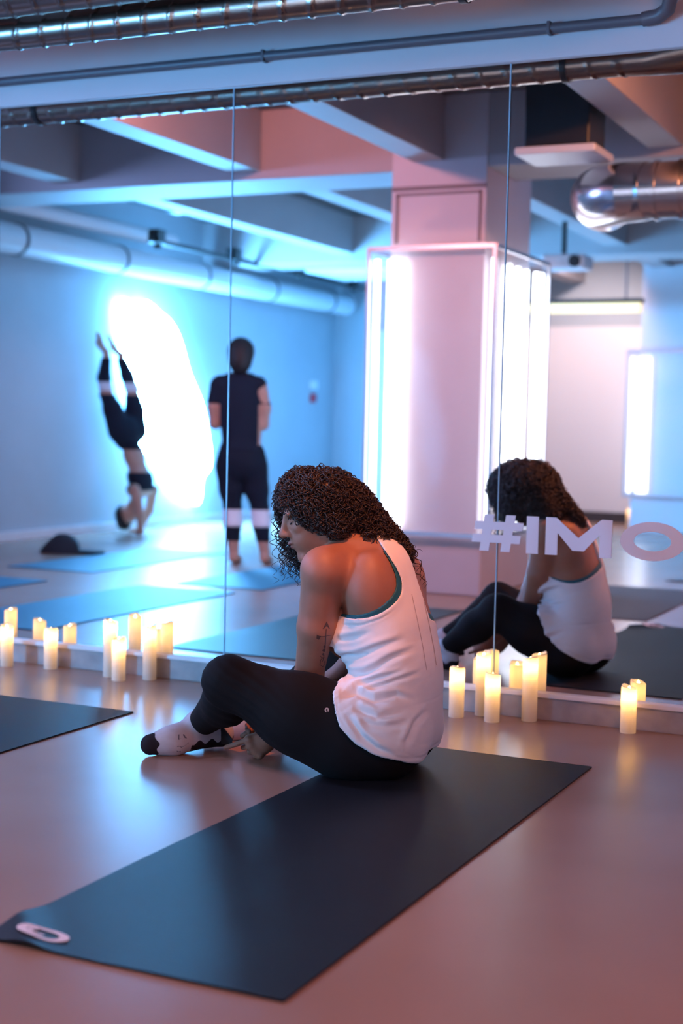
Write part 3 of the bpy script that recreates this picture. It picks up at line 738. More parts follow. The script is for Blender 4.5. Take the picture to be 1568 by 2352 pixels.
# clothes -----------------------------------------------------------
lg = Field((-2.33, 3.48, 0.0), (-1.40, 4.44, .36), .0042)
lg.add(torso[:4], .05, .004); lg.add(leg_l, .04, .0045); lg.add(leg_r, .04, .0045)
LAx = nrm(LA - LK); RAx = nrm(RA - RK)
def cuff(A, K, ax, keep):
    return lambda X, Y, Z: np.where(((X - A[0]) ** 2 + (Y - A[1]) ** 2 + (Z - A[2]) ** 2) < .16 ** 2, (X - A[0]) * ax[0] + (Y - A[1]) * ax[1] + (Z - A[2]) * ax[2] + keep, -1)
lg.cut(cuff(LA, LK, LAx, .012)); lg.cut(cuff(RA, RK, RAx, .02)); lg.cut(lambda X, Y, Z: np.minimum(Z - .30, X + 1.70) + 0 * Y); lg.cut(lambda X, Y, Z: .0062 - Z + 0 * X + 0 * Y)
V, F = lg.net(); V = relax(V, F, 2, .5); N = vnormals(V, F)
kd = np.exp(-((V - (LK + V3(.05, .03, -.05))) ** 2).sum(1) / .012)
V = V + N * (.0016 * wob(V, 60, 3) * (V[:, 2] > .02) + .003 * kd * np.sin((V @ nrm(V3(.5, 0, .86))) * 230 + 2 * wob(V, 25, 8)))[:, None]
V[:, 2] = np.maximum(V[:, 2], .0062)
lo_ = mesh_obj('leggings', V, F, M_legging, wt, WO); leg_tree = bvh(V, F)
lo_['label'] = 'black leggings'
# racerback top: hem dips at the back, two deep arm holes
DL, DR = nrm(V3(-.411, .906, -.097)), nrm(V3(-.274, -.958, -.081))
CL, CR = V3(-1.702, 3.75, .602), V3(-1.618, 3.95, .535)
def armhole(C, D, ra, rb, lim, sgn, line=0.0):
    e1 = nrm(np.cross(D, V3(0, 0, 1)) * (1 if np.cross(D, V3(0, 0, 1))[0] > 0 else -1)); e2 = nrm(np.cross(e1, D)); e2 = e2 if e2[2] > 0 else -e2
    def f(X, Y, Z):
        q = [X - C[0], Y - C[1], Z - C[2]]
        a = (q[0] * e1[0] + q[1] * e1[1] + q[2] * e1[2]) / ra; b = (q[0] * e2[0] + q[1] * e2[1] + q[2] * e2[2]) / rb
        h = 1 - np.sqrt(a * a + b * b)                        # > 0 inside the hole
        h2 = -.826 * (a * ra - .0675 - line) - .562 * (b * rb - .055)          # the strap runs slantwise to the neck
        side = sgn * (lim - Y) / .12 + 0 * X                   # only on its own side of the spine
        h1 = h * min(ra, rb); k = .05; q_ = np.clip(.5 + .5 * (h2 - h1) / k, 0, 1); hs = h2 + (h1 - h2) * q_ - k * q_ * (1 - q_) + .006
        return np.minimum(hs, side * .12)
    return f
def hemz(X): return np.interp(X, [-1.76, -1.72, -1.700, -1.665, -1.62, -1.56, -1.50, -1.45], [.36, .29, .245, .175, .130, .092, .066, .052])
top_prims = [el((-1.618, 3.845, .150), (.112, .170, .17)), el((-1.605, 3.85, .27), (.106, .144, .16))]
def tank(infl, ra, lim, ztop, hem):
    T = Field((-1.86, 3.58, 0.0), (-1.38, 4.12, .74), .004)
    T.add(torso[2:], .05, infl); T.add(bust, .04, infl); T.add(blade, .035, infl); T.add(rc(V3(-1.67, 3.85, .59), NB, .085, .06), .04, infl)
    if hem:
        T.add(top_prims, .04, .004); T.add(torso[:4], .05, .010); T.add(leg_l, .04, .018); T.add(leg_r, .04, .018)
    T.add([rc(LS, NB, .058, .066), rc(RS, NB, .055, .066)], .04, infl * .8)
    T.cut(armhole(CL - V3(*(axr * (.0 if hem else .012))), DL, ra, ra * .97, lim - .012, 1, 0 if hem else .006)); T.cut(armhole(CR - V3(.0 if hem else .012, 0, 0), DR, ra * .96, ra * .95, lim - .006, -1, .035 if hem else .041))
    T.cut(lambda X, Y, Z: Z - ztop + 0 * X + 0 * Y)
    T.cut(lambda X, Y, Z: Z - (.62 - 1.1 * (-1.72 - X)) + 0 * Y if not hem else Z - .73 + 0 * X + 0 * Y)
    T.cut(lambda X, Y, Z: .058 - np.sqrt((X - NB[0]) ** 2 + (Y - NB[1]) ** 2 + (Z - NB[2] - .045) ** 2))
    if hem: T.cut(lambda X, Y, Z: np.minimum(hemz(X) - Z, .8 * (hemz(X) - Z) + 0) + .004 * np.sin(Y * 30 + X * 9))
    else: T.cut(lambda X, Y, Z: .38 - Z + 0 * X + 0 * Y)
    return T
T = tank(.0085, .150, 3.862, .715, True); V, F = T.net(); V = relax(V, F, 2, .5); N = vnormals(V, F)
cr = V @ axr; zz = V[:, 2]; base = -1.60 * .9056 + 3.8 * .4236
s = cr - base                                                      # 0 near the middle of her flank
wv = zz - .42 * s + .030 * wob(V, 10, 21) + .010 * wob(V, 27, 23)
def crease(ph, sharp):                                                  # rounded ridges with narrow valleys
    q = np.abs(np.sin(ph)); return 1 - 2 * np.exp(-q * sharp)
amp = lambda sd: np.clip(.45 + .8 * wob(V, 13, sd), 0, 1.25)
f1 = crease(wv * PI / .036 + 1.1 * wob(V, 12, 5), 2.6) * amp(77) + .55 * crease(wv * PI / .021 + 1.2 * wob(V, 17, 6), 2.2) * amp(78)
e1 = np.exp(-((zz - .30) / .10) ** 2) * np.clip(.80 - s * 5.0, .04, 1.25)
wl = zz + .50 * s + .030 * wob(V, 12, 31)
f2 = crease(wl * PI / .050 + 1.6 * wob(V, 11, 9), 2.2) * amp(79) + .5 * crease((zz - .1 * s) * PI / .026 + 1.5 * wob(V, 16, 10), 2.0) * amp(80)
e2 = np.exp(-((zz - .135) / .08) ** 2) * np.clip(.72 - s * 4.0, .14, 1.15)
pleat = np.exp(-((zz - (.222 - .28 * s)) / .009) ** 2) * np.clip(.55 - s * 5, 0, 1)
disp = .0076 * e1 * f1 + .0076 * e2 * f2 + .0035 * e2 * wob(V, 30, 12) + .0012 * wob(V, 50, 2) * (zz < .45) - .006 * pleat
hemd = np.exp(-((zz - hemz(V[:, 0]) - .016) / .005) ** 2); FOLDS = [([(-.15, .337), (-.105, .348), (-.05, .378), (.031, .407)], .010, .008), ([(-.128, .286), (-.076, .309), (-.009, .351), (.065, .379)], .010, .008), ([(-.09, .293), (-.022, .335)], .006, .006),
 ([(-.103, .267), (-.048, .294), (.033, .317)], .008, .006), ([(-.075, .26), (.006, .293), (.08, .311)], .006, .006), ([(-.141, .246), (-.103, .257), (-.054, .238), (.007, .251), (.062, .233)], .012, .008),
 ([(-.102, .215), (-.046, .196), (.036, .209)], .008, .008), ([(-.08, .182), (-.018, .175), (.05, .18)], .006, .008), ([(-.122, .194), (-.086, .146), (-.044, .116), (.011, .094)], .008, .008),
 ([(.038, .126), (.063, .178), (.103, .203)], .007, .009), ([(-.155, .386), (-.113, .4), (-.058, .426)], .005, .008), ([(-.145, .432), (-.093, .440), (-.039, .461), (.008, .489)], .0022, .0028)]
fd = np.zeros(len(V)); q2 = np.stack([s, zz], 1)
for line, A, wd in FOLDS:
    best = np.full(len(V), 9.0); sgnd = np.zeros(len(V)); tt = np.zeros(len(V)); tot = len(line) - 1
    for n_, (a_, b_) in enumerate(zip(line, line[1:])):
        a_, b_ = np.array(a_), np.array(b_); ab = b_ - a_; t_ = np.clip(((q2 - a_) @ ab) / (ab @ ab), 0, 1); dv = q2 - a_ - t_[:, None] * ab
        dd = np.linalg.norm(dv, axis=1); up_ = dd < best; best = np.where(up_, dd, best); sgnd = np.where(up_, np.sign(ab[0] * dv[:, 1] - ab[1] * dv[:, 0]) * dd, sgnd); tt = np.where(up_, (n_ + t_) / tot, tt)
    env = np.clip(np.minimum(tt * 6 + .35, (1 - tt) * 3.0), 0, 1) * (best < .06)
    fd += A * env * (-np.exp(-(sgnd / wd) ** 2) + .75 * np.exp(-((sgnd - 1.9 * wd) / (1.2 * wd)) ** 2) + .3 * np.exp(-((sgnd + 1.9 * wd) / (1.2 * wd)) ** 2))
disp = .38 * disp + fd
seamd = np.exp(-((zz - (.215 + .10 * s)) / .0035) ** 2) * (s > -.05); disp = np.maximum(disp, np.where(zz > .36, -.0030, -.012)) - .0014 * hemd - .0012 * seamd
V = V + N * disp[:, None]; V[:, 2] = np.maximum(V[:, 2], .012)
to = mesh_obj('tank_top', V, F, M_tank, wt, WO); tank_tree = bvh(V, F)
to['label'] = 'white racerback tank top'
T2 = tank(.0045, .140, 3.862, .645, False); V2, F2 = T2.net(); V2 = relax(V2, F2, 2, .5)
mesh_obj('sports_bra', V2, F2, M_bra, wt, WO)['label'] = 'teal sports bra strap'
# socks
def sock(name, prims, A, ax, toe, lab, lift):
    S = Field((-2.37, 3.58, 0.0), (-1.90, 4.10, .16), .0036); S.add(prims, .022, .001)
    S.cut(lambda X, Y, Z: .0008 - Z + 0 * X + 0 * Y)
    V, F = S.net(); V = relax(V, F, 1, .5); N = vnormals(V, F); V = V + N * (.0010 * wob(V, 90, 4))[:, None]; V[:, 2] = np.maximum(V[:, 2], .0006)
    d = (V - toe[0]) @ nrm(toe[1] - toe[0])
    dk = np.maximum((.048 + .004 * np.sin(V[:, 2] * 190) - d) * 60, np.minimum((d - .150) * 60, (.036 + .007 * np.sin(d * 150) - V[:, 2]) * 90)) + .5
    o = mesh_obj(name, V, F, M_sock, wt, WO); o['label'] = lab
    at = o.data.attributes.new('knit', 'FLOAT', 'POINT'); at.data.foreach_set('value', np.clip(dk, -3, 3).astype(np.float32))
    return bvh(V, F)
sock_tree = sock('sock', foot_l + [rc(LA, LA - LAx * .03, .040, .040)], LA, LAx, (V3(-2.336, 3.622, .03), V3(-2.178, 3.838, .046)), 'grey sock with black toe and heel, half pulled on', 0)
sock('sock', foot_r + [rc(RA, RA - RAx * .02, .036, .036)], RA, RAx, (V3(-2.305, 3.93, .03), V3(-2.095, 4.02, .04)), 'grey sock of the far foot', 0)
# the sock heel drawn out towards the fingers
fb = BM()
a0, a1 = V3(-2.168, 3.815, .052), V3(-2.116, 3.797, .036)
rows = []
for i in range(9):
    t = i / 8; c = a0 + (a1 - a0) * t; hgt = .032 * (1 - t) + .010 * t
    ring = [Vector(c + axu * hgt * math.cos(q) + axf * .018 * (1 - t * .6) * math.sin(q)) for q in np.linspace(0, 2 * PI, 13)[:-1]]
    rows.append([fb.verts.new(p) for p in ring])
for a, c in zip(rows, rows[1:]):
    for k in range(12): fb.faces.new((a[k], a[(k + 1) % 12], c[(k + 1) % 12], c[k]))
fb.faces.new(rows[0][::-1]); fb.faces.new(rows[-1])
for v in fb.verts: v.co -= Vector(WO)
obj('stretched_sock_heel', fb, M_sockdark, wt, True)['label'] = 'dark sock heel stretched to the fingers'

def at2(a, z, o=V3(-1.79, 3.70, 0)): return o + axr * a + axu * z           # a point in the plane of her flank
def local(bm):
    for v in bm.verts: v.co -= Vector(WO)
    return bm
vd = tuple(nrm(V3(-.40, .915, -.03)))
tb = BM()                                                                     # arrow tattoo on the upper arm
TO = V3(-1.752, 3.673, .430)
def tp(a, z): return TO + axr * a + axu * z
stick(tb, body_tree, [tp(-.010, -.008), tp(.010, -.008), tp(.001, .014)], vd)
strip(tb, body_tree, [tp(0, -.008), tp(-.002, -.05), tp(-.004, -.075)], .0022, axr, vd)
strip(tb, body_tree, [tp(-.020, -.031), tp(.014, -.028)], .0016, axr, vd)
stick(tb, body_tree, [tp(-.026, -.024), tp(-.020, -.028), tp(-.014, -.029), tp(-.020, -.040), tp(-.027, -.036)], vd)
for (a, z, r) in ((-.004, -.062, .005), (-.006, -.074, .006), (-.008, -.086, .005)):
    stick(tb, body_tree, [tp(a - r, z), tp(a, z - r), tp(a + r * .6, z), tp(a, z + r)], vd)
strip(tb, body_tree, [tp(-.004, -.09), tp(-.016, -.103), tp(-.018, -.118), tp(-.010, -.126), tp(-.004, -.116), tp(-.010, -.098), tp(-.017, -.092)], .0016, axr, vd)
strip(tb, body_tree, [tp(-.006, -.095), tp(-.012, -.110)], .0016, axr, vd)
if len(tb.faces): obj('tattoo', local(tb), M_ink, wt)['label'] = 'thin dark arrow tattoo on the upper arm'
# flat seams of the top
SO = V3(-1.475, 3.711, 0)
def sp(a, z): return SO + axr * a + axu * z
M_seam = mat('grey_stitch', (.42, .39, .42), .9)
for ln in ([(-.030, .528), (-.014, .462), (.005, .379), (.017, .316)], [(.001, .526), (.020, .451), (.037, .375), (.045, .326)]):
    sb_ = BM(); strip(sb_, tank_tree, [sp(*q) for q in ln], .0018, axr, vd, .0007)
    if len(sb_.faces): obj('back_seam', local(sb_), M_seam, to)
lb = BM()                                                                     # small round print on the hip
LO = V3(-1.718, 3.62, .208)
def lp(a, z): return LO + axr * a + axu * z
for r0, r1 in ((.0022, .0062),):
    for k in range(14):
        if k in (10, 11): continue
        a, c = 2 * PI * k / 14, 2 * PI * (k + 1) / 14
        stick(lb, leg_tree, [lp(r0 * math.cos(a), r0 * math.sin(a)), lp(r1 * math.cos(a), r1 * math.sin(a)), lp(r1 * math.cos(c), r1 * math.sin(c)), lp(r0 * math.cos(c), r0 * math.sin(c))], vd, .001)
if len(lb.faces): obj('hip_emblem', local(lb), M_print, lo_)['label'] = 'tiny pale round emblem'
kb = BM(); KO = V3(-2.222, 3.63, .045)                                        # grey drawing on the sock
def kp(a, z): return KO + axr * a + axu * z
for poly in ([(.0, .012), (.020, .014), (.026, -.004), (.012, -.012), (-.002, -.010)], [(-.004, -.008), (.008, -.012), (.004, -.028), (-.006, -.026)], [(.008, -.010), (.016, -.010), (.036, -.030), (.030, -.032)], [(-.003, .010), (.001, .010), (.000, .024), (-.003, .024)], [(.016, .012), (.020, .012), (.012, .024), (.009, .022)]):
    stick(kb, sock_tree, [kp(a + .012, z) for a, z in poly], vd, .0007)
if len(kb.faces): obj('sock_drawing', local(kb), mat('grey_print', (.13, .13, .17), .9), wt)['label'] = 'dark grey drawing on the sock'
# face details
lm = Field(hd(.105, -.06, 0) - .05, hd(.105, -.06, 0) + .05, .0016)
lm.add([el(hd(.1095, -.0560, 0), (.0130, .0060, .0195), HAX)], .002); lm.add([el(hd(.1055, -.0675, 0), (.0130, .0074, .0165), HAX)], .001)
V, F = lm.net(); mesh_obj('lips', V, F, M_lips, wt, WO)
for sgn in (1, -1):
    eb = BM(); tube(eb, [Vector(hd(.0965 - .007 * abs(q), .0015 - .004 * (1 - q * q), sgn * (.029 + .013 * q))) for q in np.linspace(-1, 1, 9)], [.0006, .0012, .0016, .0018, .002, .002, .0018, .0014, .0006], 6)
    obj('eyelashes', local(eb), M_lash, wt, True)
    eb = BM(); tube(eb, [Vector(hd(.1015 - .010 * abs(q) - .006 * max(0, q), .026 + .005 * (1 - q * q), sgn * (.029 + .018 * q))) for q in np.linspace(-1, 1, 9)], [.001, .002, .0026, .003, .003, .0028, .0024, .0018, .0006], 6)
    obj('eyebrow', local(eb), M_lash, wt, True)

# hair: a dark inner mass and several hundred separate corkscrew curls
hcore = Field((-2.06, 3.60, .45), (-1.45, 4.10, .92), .006)
def hp(px, dz, dy): return HC + axr * px + axu * dz + axf * dy
CROWN = hp(.018, .020, .01)
hcore.add([el(hp(.005, .026, .015), (.106, .106, .090)), el(hp(.055, -.002, .02), (.092, .098, .088)), el(hp(-.058, .040, .035), (.055, .058, .070))], .03)
hcore.add([rc(hp(.09, -.02, .02), hp(.165, -.080, .035), .068, .042), rc(hp(.15, -.060, .01), hp(.243, -.118, -.02), .058, .026), rc(hp(.07, -.05, .05), hp(.09, -.11, .07), .06, .03)], .03)
hcore.add([el(hp(-.035, .0, .085), (.080, .090, .085)), el(hp(.05, -.02, .095), (.095, .10, .09)), rc(hp(.10, -.03, .09), hp(.20, -.10, .10), .07, .035)], .04)
hcore.add([rc(hp(-.03, .01, -.062), hp(.05, -.035, -.070), .030, .030)], .02)
def face_gap(X, Y, Z):                                                   # leave the near side of the face open
    r = (X - HC[0]) * axr[0] + (Y - HC[1]) * axr[1]; f = (X - HC[0]) * axf[0] + (Y - HC[1]) * axf[1]; z = Z - HC[2]
    return np.minimum(np.minimum((.016 - .60 * (r + .121)) - z, .060 - f + 0 * Z), .02 - r + 0 * Z)
hcore.cut(face_gap)
V, F = hcore.net(); V = relax(V, F, 2, .5); N = vnormals(V, F)
disp = .006 * wob(V, 110, 3) + .004 * wob(V, 240, 4)
hair_core = mesh_obj('hair', V + N * disp[:, None], F, M_hair, wt, WO); hair_core['label'] = 'dark brown curly hair'
CV, CF, cn = [], [], 0
def curl(path, R, r, pitch, rng, taper=True, seg=4):
    """a helix of hair wound around a path"""
    global cn
    P = [Vector(p) for p in path]; D = []
    for a, b in zip(P, P[1:]):
        n = max(1, int((b - a).length / .0022))
        D += [a + (b - a) * i / n for i in range(n)]
    D.append(P[-1])
    if len(D) < 6: return
    L = 0; ph = rng.uniform(0, 6.28); hx = []; sg = rng.choice([-1, 1])
    for i, (p, t, n, b) in enumerate(frames_along(D)):
        f = i / (len(D) - 1); rr = R * min(1, f * 5 + .3) * (1 - .15 * f) * (1 + .35 * math.sin(i * .23 + 3 * ph))
        a = sg * 2 * PI * L / pitch + ph + .8 * math.sin(i * .13 + 2 * ph)
        hx.append(p + (n * math.cos(a) + b * math.sin(a)) * rr); L += .0022
    st = cn
    for i, (p, t, n, b) in enumerate(frames_along(hx)):
        f = i / (len(hx) - 1); q = r * (1 - .55 * max(0, f - .6) / .4 if taper else 1)
        for k in range(seg):
            c = p + (n * math.cos(2 * PI * k / seg) + b * math.sin(2 * PI * k / seg)) * q
            CV.append((c.x, c.y, c.z)); cn += 1
    m = len(hx)
    for i in range(m - 1):
        for k in range(seg):
            k2 = (k + 1) % seg; CF.append((st + i * seg + k, st + i * seg + k2, st + (i + 1) * seg + k2, st + (i + 1) * seg + k))
tree = bvh(V, F); rg = np.random.default_rng(5)
order = rg.permutation(len(V)); picked = []; cellset = {}
for i in order:
    c = tuple((V[i] / .0095).astype(int))
    if c in cellset: continue
    cellset[c] = 1; picked.append(i)
for i in picked:
    p = Vector(V[i]); path = [p + Vector(N[i]) * .003]; ln = rg.uniform(.045, .11); stp = .008; d = None; lift = rg.uniform(.002, .011)
    away = (p - Vector(CROWN)); away.z = 0
    for k in range(int(ln / stp)):
        h, n, _, _ = tree.find_nearest(path[-1])
        if n is None: break
        fl = Vector((0, 0, -1)) + (away.normalized() * .7 if away.length > .03 else Vector(rg.normal(size=3))) + Vector(rg.normal(size=3)) * .55
        fl = fl - n * fl.dot(n)
        d = fl.normalized() if d is None else (d * .6 + fl.normalized() * .4).normalized()
        q = path[-1] + d * stp
        h, n, _, _ = tree.find_nearest(q)
        path.append(h + n * (lift + .003 * math.sin(k * 1.3 + i)))
    curl(path, rg.uniform(.0045, .0100), rg.uniform(.0010, .0018), rg.uniform(.016, .034), rg)
# long loose curls: before the face, over the cheek, and down the back
loose = []
U = rg.uniform
for k in range(46):                                                      # far side, hanging before the face
    x = U(-.125, -.055); y = U(.03, .10); zl = U(-.22, -.14)
    loose.append([hp(x + .02, U(.03, .06), y * .7), hp(x - .006, -.01, y), hp(x + U(-.014, .01), -.08, y), hp(x + U(-.012, .03), zl, y + U(-.01, .02))])
for k in range(44):
    x = U(-.10, -.01); y = U(.08, .135); loose.append([hp(x + .01, .04, y * .8), hp(x, -.03, y), hp(x + U(-.012, .01), -.10, y), hp(x + U(-.012, .02), U(-.21, -.15), y + U(-.01, .01))])
for k in range(16):
    x = U(-.075, -.045); y = U(.05, .09); loose.append([hp(x - .02, -.08, y), hp(x - .01, -.14, y), hp(x + .004 + U(-.01, .01), U(-.235, -.19), y)])
for k in range(26):                                                      # near side, ending on the cheek line
    q = U(0, 1); x = -.118 + .15 * q; ze = .012 - .070 * q
    loose.append([hp(x + .025, ze + .075, -.070 - .02 * q), hp(x + .006, ze + .03, -.080 - .012 * q), hp(x + U(-.006, .01), ze - U(.0, .022), -.076 - .014 * q)])
for k in range(40):                                                      # right-hand mass
    a = U(0, 1); x0 = .11 + .10 * a; z0 = -.03 - .07 * a; y = U(-.04, .09)
    loose.append([hp(x0 - .02, z0, y), hp(x0 + .02, z0 - .022, y), hp(x0 + U(.03, .055), z0 - U(.04, .065), y + .01)])
for k in range(34):
    a = U(0, 1); x0 = .10 + .11 * a; z0 = .03 - .11 * a; y = U(-.05, .06)
    loose.append([hp(x0, z0 - .01, y), hp(x0 + .025, z0 + .006, y), hp(x0 + U(.035, .06), z0 - U(.01, .04), y), hp(x0 + U(.04, .075), z0 - U(.04, .07), y)])
for k in range(20):
    x0 = U(.12, .20); y = U(-.07, -.01); loose.append([hp(x0, -.05, y), hp(x0 + .012, -.085, y - .010), hp(x0 + .02 + U(0, .02), U(-.125, -.10), y - .008)])
for k in range(24):
    x0 = U(.02, .15); y = U(-.07, .0); loose.append([hp(x0, -.03, y), hp(x0 + .012, -.06, y - .010), hp(x0 + .02 + U(0, .02), U(-.105, -.085), y - .010)])
for dx in (.0, .010, .018, -.012): loose.append([hp(.19 + dx, -.07, -.01), hp(.245 + dx, -.105, -.03), hp(.280 + dx, -.150, -.04), hp(.302 + dx * .6, -.195 - dx, -.04)])
for k in range(14): loose.append([hp(U(.16, .21), U(-.06, -.03), U(-.05, .06)), hp(U(.215, .25), U(-.10, -.085), U(-.06, .06)), hp(U(.24, .285), U(-.145, -.12), U(-.06, .06))])
loose.append([hp(.20, -.06, -.02), hp(.245, -.085, -.03), hp(.300, -.112, -.03)])
for k in range(26):
    x0 = U(-.08, .12); y = U(.07, .11); loose.append([hp(x0, .02, y - .02), hp(x0 + U(-.02, .02), -.06, y), hp(x0 + U(-.04, .03), U(-.17, -.12), y + .015)])
for P_ in loose: curl(P_, rg.uniform(.005, .0105), rg.uniform(.0010, .0018), rg.uniform(.020, .038), rg)
for k in range(70):                                                      # flyaway ends on the outline
    i = picked[rg.integers(len(picked))]
    if V[i][2] < HC[2] - .05: continue
    p = Vector(V[i]); n = Vector(N[i]); curl([p, p + n * .012, p + n * .018 + Vector((rg.normal() * .012, rg.normal() * .012, -.012))], .003, .0009, .014, rg)
co = mesh_obj('loose_curls', np.array(CV), np.array(CF), M_hair, wt, WO)
co['label'] = 'dark brown corkscrew curls'
# ------------------------------------------------------------------ the two people seen in the mirror
M_skin2 = skin_material('light_skin', (0.52, 0.27, 0.20), None)
M_tee = mat('dark_tee', (0.012, 0.016, 0.030), 0.85, spec=0.2)
M_tight = mat('dark_tights', (0.010, 0.013, 0.024), 0.8, spec=0.2)
M_band = mat('white_knit', (0.75, 0.72, 0.76), 0.9, bump=(200, .3, .001))
M_hair2 = mat('short_dark_hair', (0.012, 0.009, 0.010), 0.6, bump=(120, .5, .003))
def garment(name, prims, k, infl, cuts, m, root, org, lo, hi, h=.007, label=None):
    G = Field(lo, hi, h); G.add(prims, k, infl)
    for c in cuts: G.cut(c)
    V, F = G.net()
    if len(F) == 0: return None
    V = relax(V, F, 1, .5); o = mesh_obj(name, V, F, m, root, org)
    if label: o['label'] = label
    return o
def simple_head(C, f, u, s, sc=1.0):
    ax = [f, u, s]; q = lambda a, b, c: C + (f * a + u * b + s * c) * sc
    return ([el(q(-.012, .02, 0), np.array([.092, .085, .072]) * sc, ax), el(q(.035, -.035, 0), np.array([.058, .075, .054]) * sc, ax), rc(q(0, -.07, 0), q(.07, -.10, 0), .03 * sc, .02 * sc)],
            [rc(q(.088, .01, 0), q(.105, -.025, 0), .009 * sc, .012 * sc), el(q(.085, -.06, 0), np.array([.013, .009, .02]) * sc, ax), el(q(-.01, -.005, .072), np.array([.018, .028, .008]) * sc, ax), el(q(-.01, -.005, -.072), np.array([.018, .028, .008]) * sc, ax),
             el(q(.074, .008, .028), np.array([.012, .008, .012]) * sc, ax), el(q(.074, .008, -.028), np.array([.012, .008, .012]) * sc, ax)])
# standing person with the back to the mirror
SO3 = V3(-4.98, .60, 0); sr, sb2, up = V3(.9056, -.4236, 0), V3(.4236, .9056, 0), V3(0, 0, 1)
def sp3(a, b, z): return SO3 + sr * a + sb2 * b + up * z
st = thing('person', 'standing person in dark t-shirt and tights with white leg bands, back to the mirror', 'person', tuple(SO3))
stt = [el(sp3(-.02, 0, 1.10), (.150, .110, .22), [sr, sb2, up]), el(sp3(.0, 0, .92), (.135, .105, .16), [sr, sb2, up]), el(sp3(.0, .02, .74), (.168, .125, .16), [sr, sb2, up]),
       rc(sp3(-.155, 0, 1.255), sp3(.105, 0, 1.26), .052, .052), rc(sp3(-.075, .0, 1.29), sp3(.025, .0, 1.29), .05, .05)]
snk = [rc(sp3(-.025, 0, 1.28), sp3(-.025, -.015, 1.40), .050, .046)]
slg = []
for sx, kx, fx in ((-.085, -.060, -.045), (.085, .135, .175)):
    slg += chain([sp3(sx, 0, .68), sp3((sx + kx) / 2, -.01, .52), sp3(kx, -.015, .385), sp3(kx * .7 + fx * .3, .01, .28), sp3(fx, .01, .075)], [.098, .078, .056, .056, .036])
    slg += [rc(sp3(fx, .03, .04), sp3(fx + .01, -.13, .03), .034, .028)] + [rc(sp3(fx + .01 + o, -.12, .022), sp3(fx + .012 + o * 1.2, -.165 + abs(o) * .5, .016), .013, .011) for o in (-.026, -.012, 0, .012, .024)]
sar = []
for sgn, lead in ((-1, -.165), (1, .115)):
    sar += chain([sp3(lead, 0, 1.25), sp3(lead + sgn * .035, .0, 1.10), sp3(lead + sgn * .030, -.015, .985)], [.055, .046, .038]) + chain([sp3(lead + sgn * .030, -.015, .985), sp3(lead * .45, -.175, 1.03)], [.037, .026])
shd, sft = simple_head(sp3(-.022, -.025, 1.475), -sb2, up, sr)
lo, hi = sp3(0, 0, 0) + V3(-.42, -.40, 0), sp3(0, 0, 0) + V3(.42, .40, 1.66)
G = Field(lo, hi, .007)
G.add(stt, .04); G.add(snk, .03); G.add(slg, .025); G.add(sar, .025); G.add(shd, .02); G.add(sft, .006)
for sgn in (-1, 1):
    hp1, hp2 = hand(sp3(sgn * .065, -.175, 1.03), sr * (-sgn * .9) - sb2 * .2 + up * .1, sb2 * 1.0, up, [(.4, .5, .3)] * 4, [(.7, .6, .3, .036), (.9, .3, .3, .028)], .9)
    G.add(hp1, .01); G.add(hp2, .004)
V, F = G.net(); mesh_obj('body', relax(V, F, 1, .4), F, M_skin2, st, tuple(SO3))
zc = lambda a, b: [lambda X, Y, Z: a - Z + 0 * X + 0 * Y, lambda X, Y, Z: Z - b + 0 * X + 0 * Y]
tee = stt + [sar[0], sar[4]]
garment('t_shirt', tee, .03, .012, zc(.80, 1.345) + [lambda X, Y, Z: np.minimum(1.125 - Z, np.abs((X - SO3[0]) * sr[0] + (Y - SO3[1]) * sr[1] + .02) - .135)], M_tee, st, tuple(SO3), lo, hi, label='dark t-shirt')
garment('tights', stt[2:3] + slg, .025, .005, zc(.16, .84), M_tight, st, tuple(SO3), lo, hi, label='dark tights')
garment('leg_bands', slg, .02, .011, zc(.262, .385), M_band, st, tuple(SO3), lo, hi, label='white knitted leg bands')
garment('hair', [el(sp3(-.022, -.012, 1.492), (.094, .100, .100), [sr, sb2, up]), el(sp3(-.022, .035, 1.43), (.080, .07, .095), [sr, sb2, up])], .03, .004, [lambda X, Y, Z: np.minimum(1.50 - Z, ((SO3[0] - X) * sb2[0] + (SO3[1] - Y) * sb2[1]) - .035)], M_hair2, st, tuple(SO3), lo, hi, label='short dark hair')
# person upside down against the left wall
HO = V3(-7.00, -1.12, 0)
ht = thing('person', 'person upside down on the hands, feet on the blue wall beside the sign', 'person', tuple(HO))
def q3(x, z, dy=0): return V3(x + .02, -1.12 + dy, z)
hip = q3(-7.105, .86)
htr = [el(q3(-7.10, .88), (.115, .135, .15)), el(q3(-7.02, .68), (.085, .118, .13), [(.93, 0, .37), (0, 1, 0), (-.37, 0, .93)]), el(q3(-6.955, .49), (.090, .135, .14), [(.95, 0, .3), (0, 1, 0), (-.3, 0, .95)]), rc(q3(-6.945, .385, -.14), q3(-6.945, .385, .14), .05, .05)]
hlg = chain([q3(-7.12, .90, .085), q3(-7.19, 1.08, .09), q3(-7.262, 1.225, .085), q3(-7.29, 1.36, .08), q3(-7.275, 1.545, .07)], [.098, .078, .053, .052, .034]) + \
      chain([q3(-7.07, .90, -.085), q3(-7.09, 1.08, -.10), q3(-7.125, 1.27, -.10), q3(-7.165, 1.38, -.09), q3(-7.215, 1.525, -.07)], [.098, .078, .053, .052, .034])
hft = [rc(q3(-7.28, 1.585, .07), q3(-7.365, 1.66, .07), .032, .027), rc(q3(-7.325, 1.63, .07), q3(-7.36, 1.735, .075), .030, .022), rc(q3(-7.215, 1.56, -.07), q3(-7.31, 1.63, -.07), .032, .026), rc(q3(-7.285, 1.62, -.07), q3(-7.345, 1.72, -.065), .029, .020)]
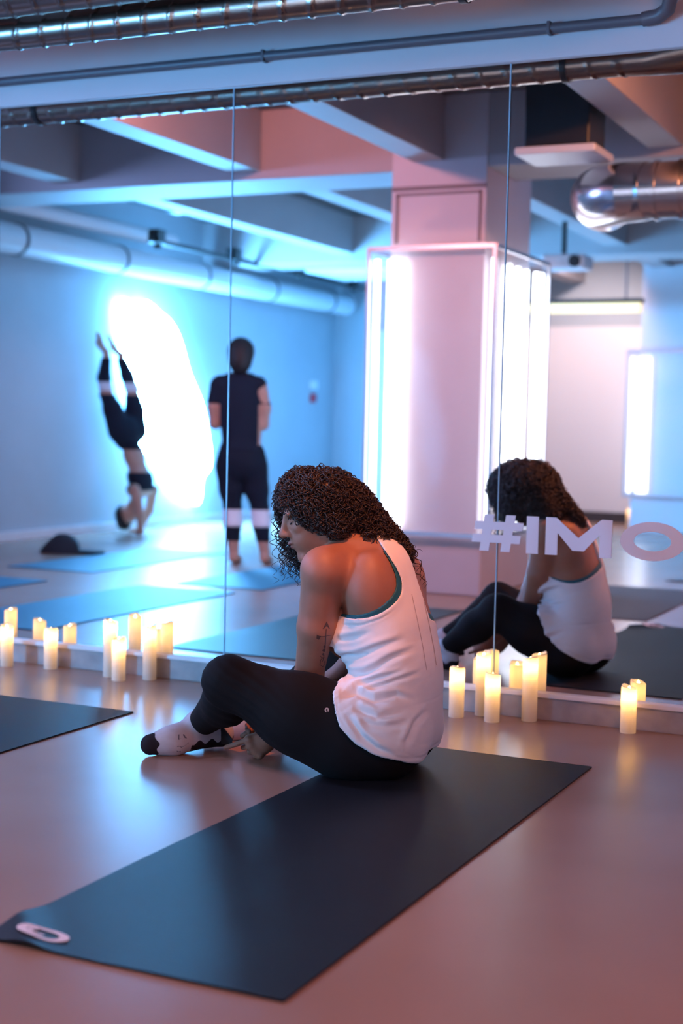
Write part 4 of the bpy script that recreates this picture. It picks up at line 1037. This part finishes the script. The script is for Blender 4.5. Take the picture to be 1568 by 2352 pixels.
har = chain([q3(-6.93, .39, -.17), q3(-6.985, .20, -.20)], [.048, .038]) + chain([q3(-6.985, .20, -.20), q3(-7.06, .035, -.16)], [.036, .026]) + \
      chain([q3(-6.90, .40, .17), q3(-6.835, .20, .19)], [.048, .038]) + chain([q3(-6.835, .20, .19), q3(-6.84, .035, .16)], [.036, .026])
hnk = [rc(q3(-6.96, .37), q3(-7.03, .25), .05, .045)]
hhd, hfc = simple_head(q3(-7.07, .185), V3(.9, 0, -.43), V3(-.43, 0, -.9), V3(0, 1, 0))
lo, hi = V3(-7.398, -1.47, 0), V3(-6.68, -.77, 1.78)
G = Field(lo, hi, .007)
G.add(htr, .045); G.add(hlg, .025); G.add(hft, .015); G.add(har, .025); G.add(hnk, .03); G.add(hhd, .02); G.add(hfc, .006)
for W, s in ((q3(-7.06, .035, -.16), 1), (q3(-6.84, .035, .16), -1)):
    p1, p2 = hand(W, V3(-.9, .1 * s, -.1), V3(0, 0, -1), V3(0, s, 0), [(.05, .1, .05)] * 4, [(.6, .8, .1, .036), (.8, .5, .1, .028)], .9)
    G.add(p1, .01); G.add(p2, .004)
G.cut(lambda X, Y, Z: .002 - Z + 0 * X + 0 * Y); G.cut(lambda X, Y, Z: -7.396 - X + 0 * Y + 0 * Z)
V, F = G.net(); mesh_obj('body', relax(V, F, 1, .4), F, M_skin2, ht, tuple(HO))
garment('tights', htr[:2] + hlg, .03, .006, zc(.735, 1.215), M_tight, ht, tuple(HO), lo, hi, label='dark cropped tights')
garment('leg_warmers', hlg, .02, .008, zc(1.32, 1.53), M_tight, ht, tuple(HO), lo, hi, label='dark leg warmers')
garment('leg_bands', hlg, .02, .010, zc(1.245, 1.32), M_band, ht, tuple(HO), lo, hi, label='white bands at the knees')
garment('sports_bra', htr[2:], .04, .007, zc(.385, .545), M_tight, ht, tuple(HO), lo, hi, label='dark sports top')
garment('hair', [el(q3(-7.105, .165), (.092, .088, .095)), el(q3(-7.12, .09), (.06, .06, .06))], .03, .002, [lambda X, Y, Z: .004 - Z + 0 * X + 0 * Y, lambda X, Y, Z: X + 7.075 + 0 * Y + .3 * (Z - .18)], M_hair2, ht, tuple(HO), lo, hi, label='dark hair')
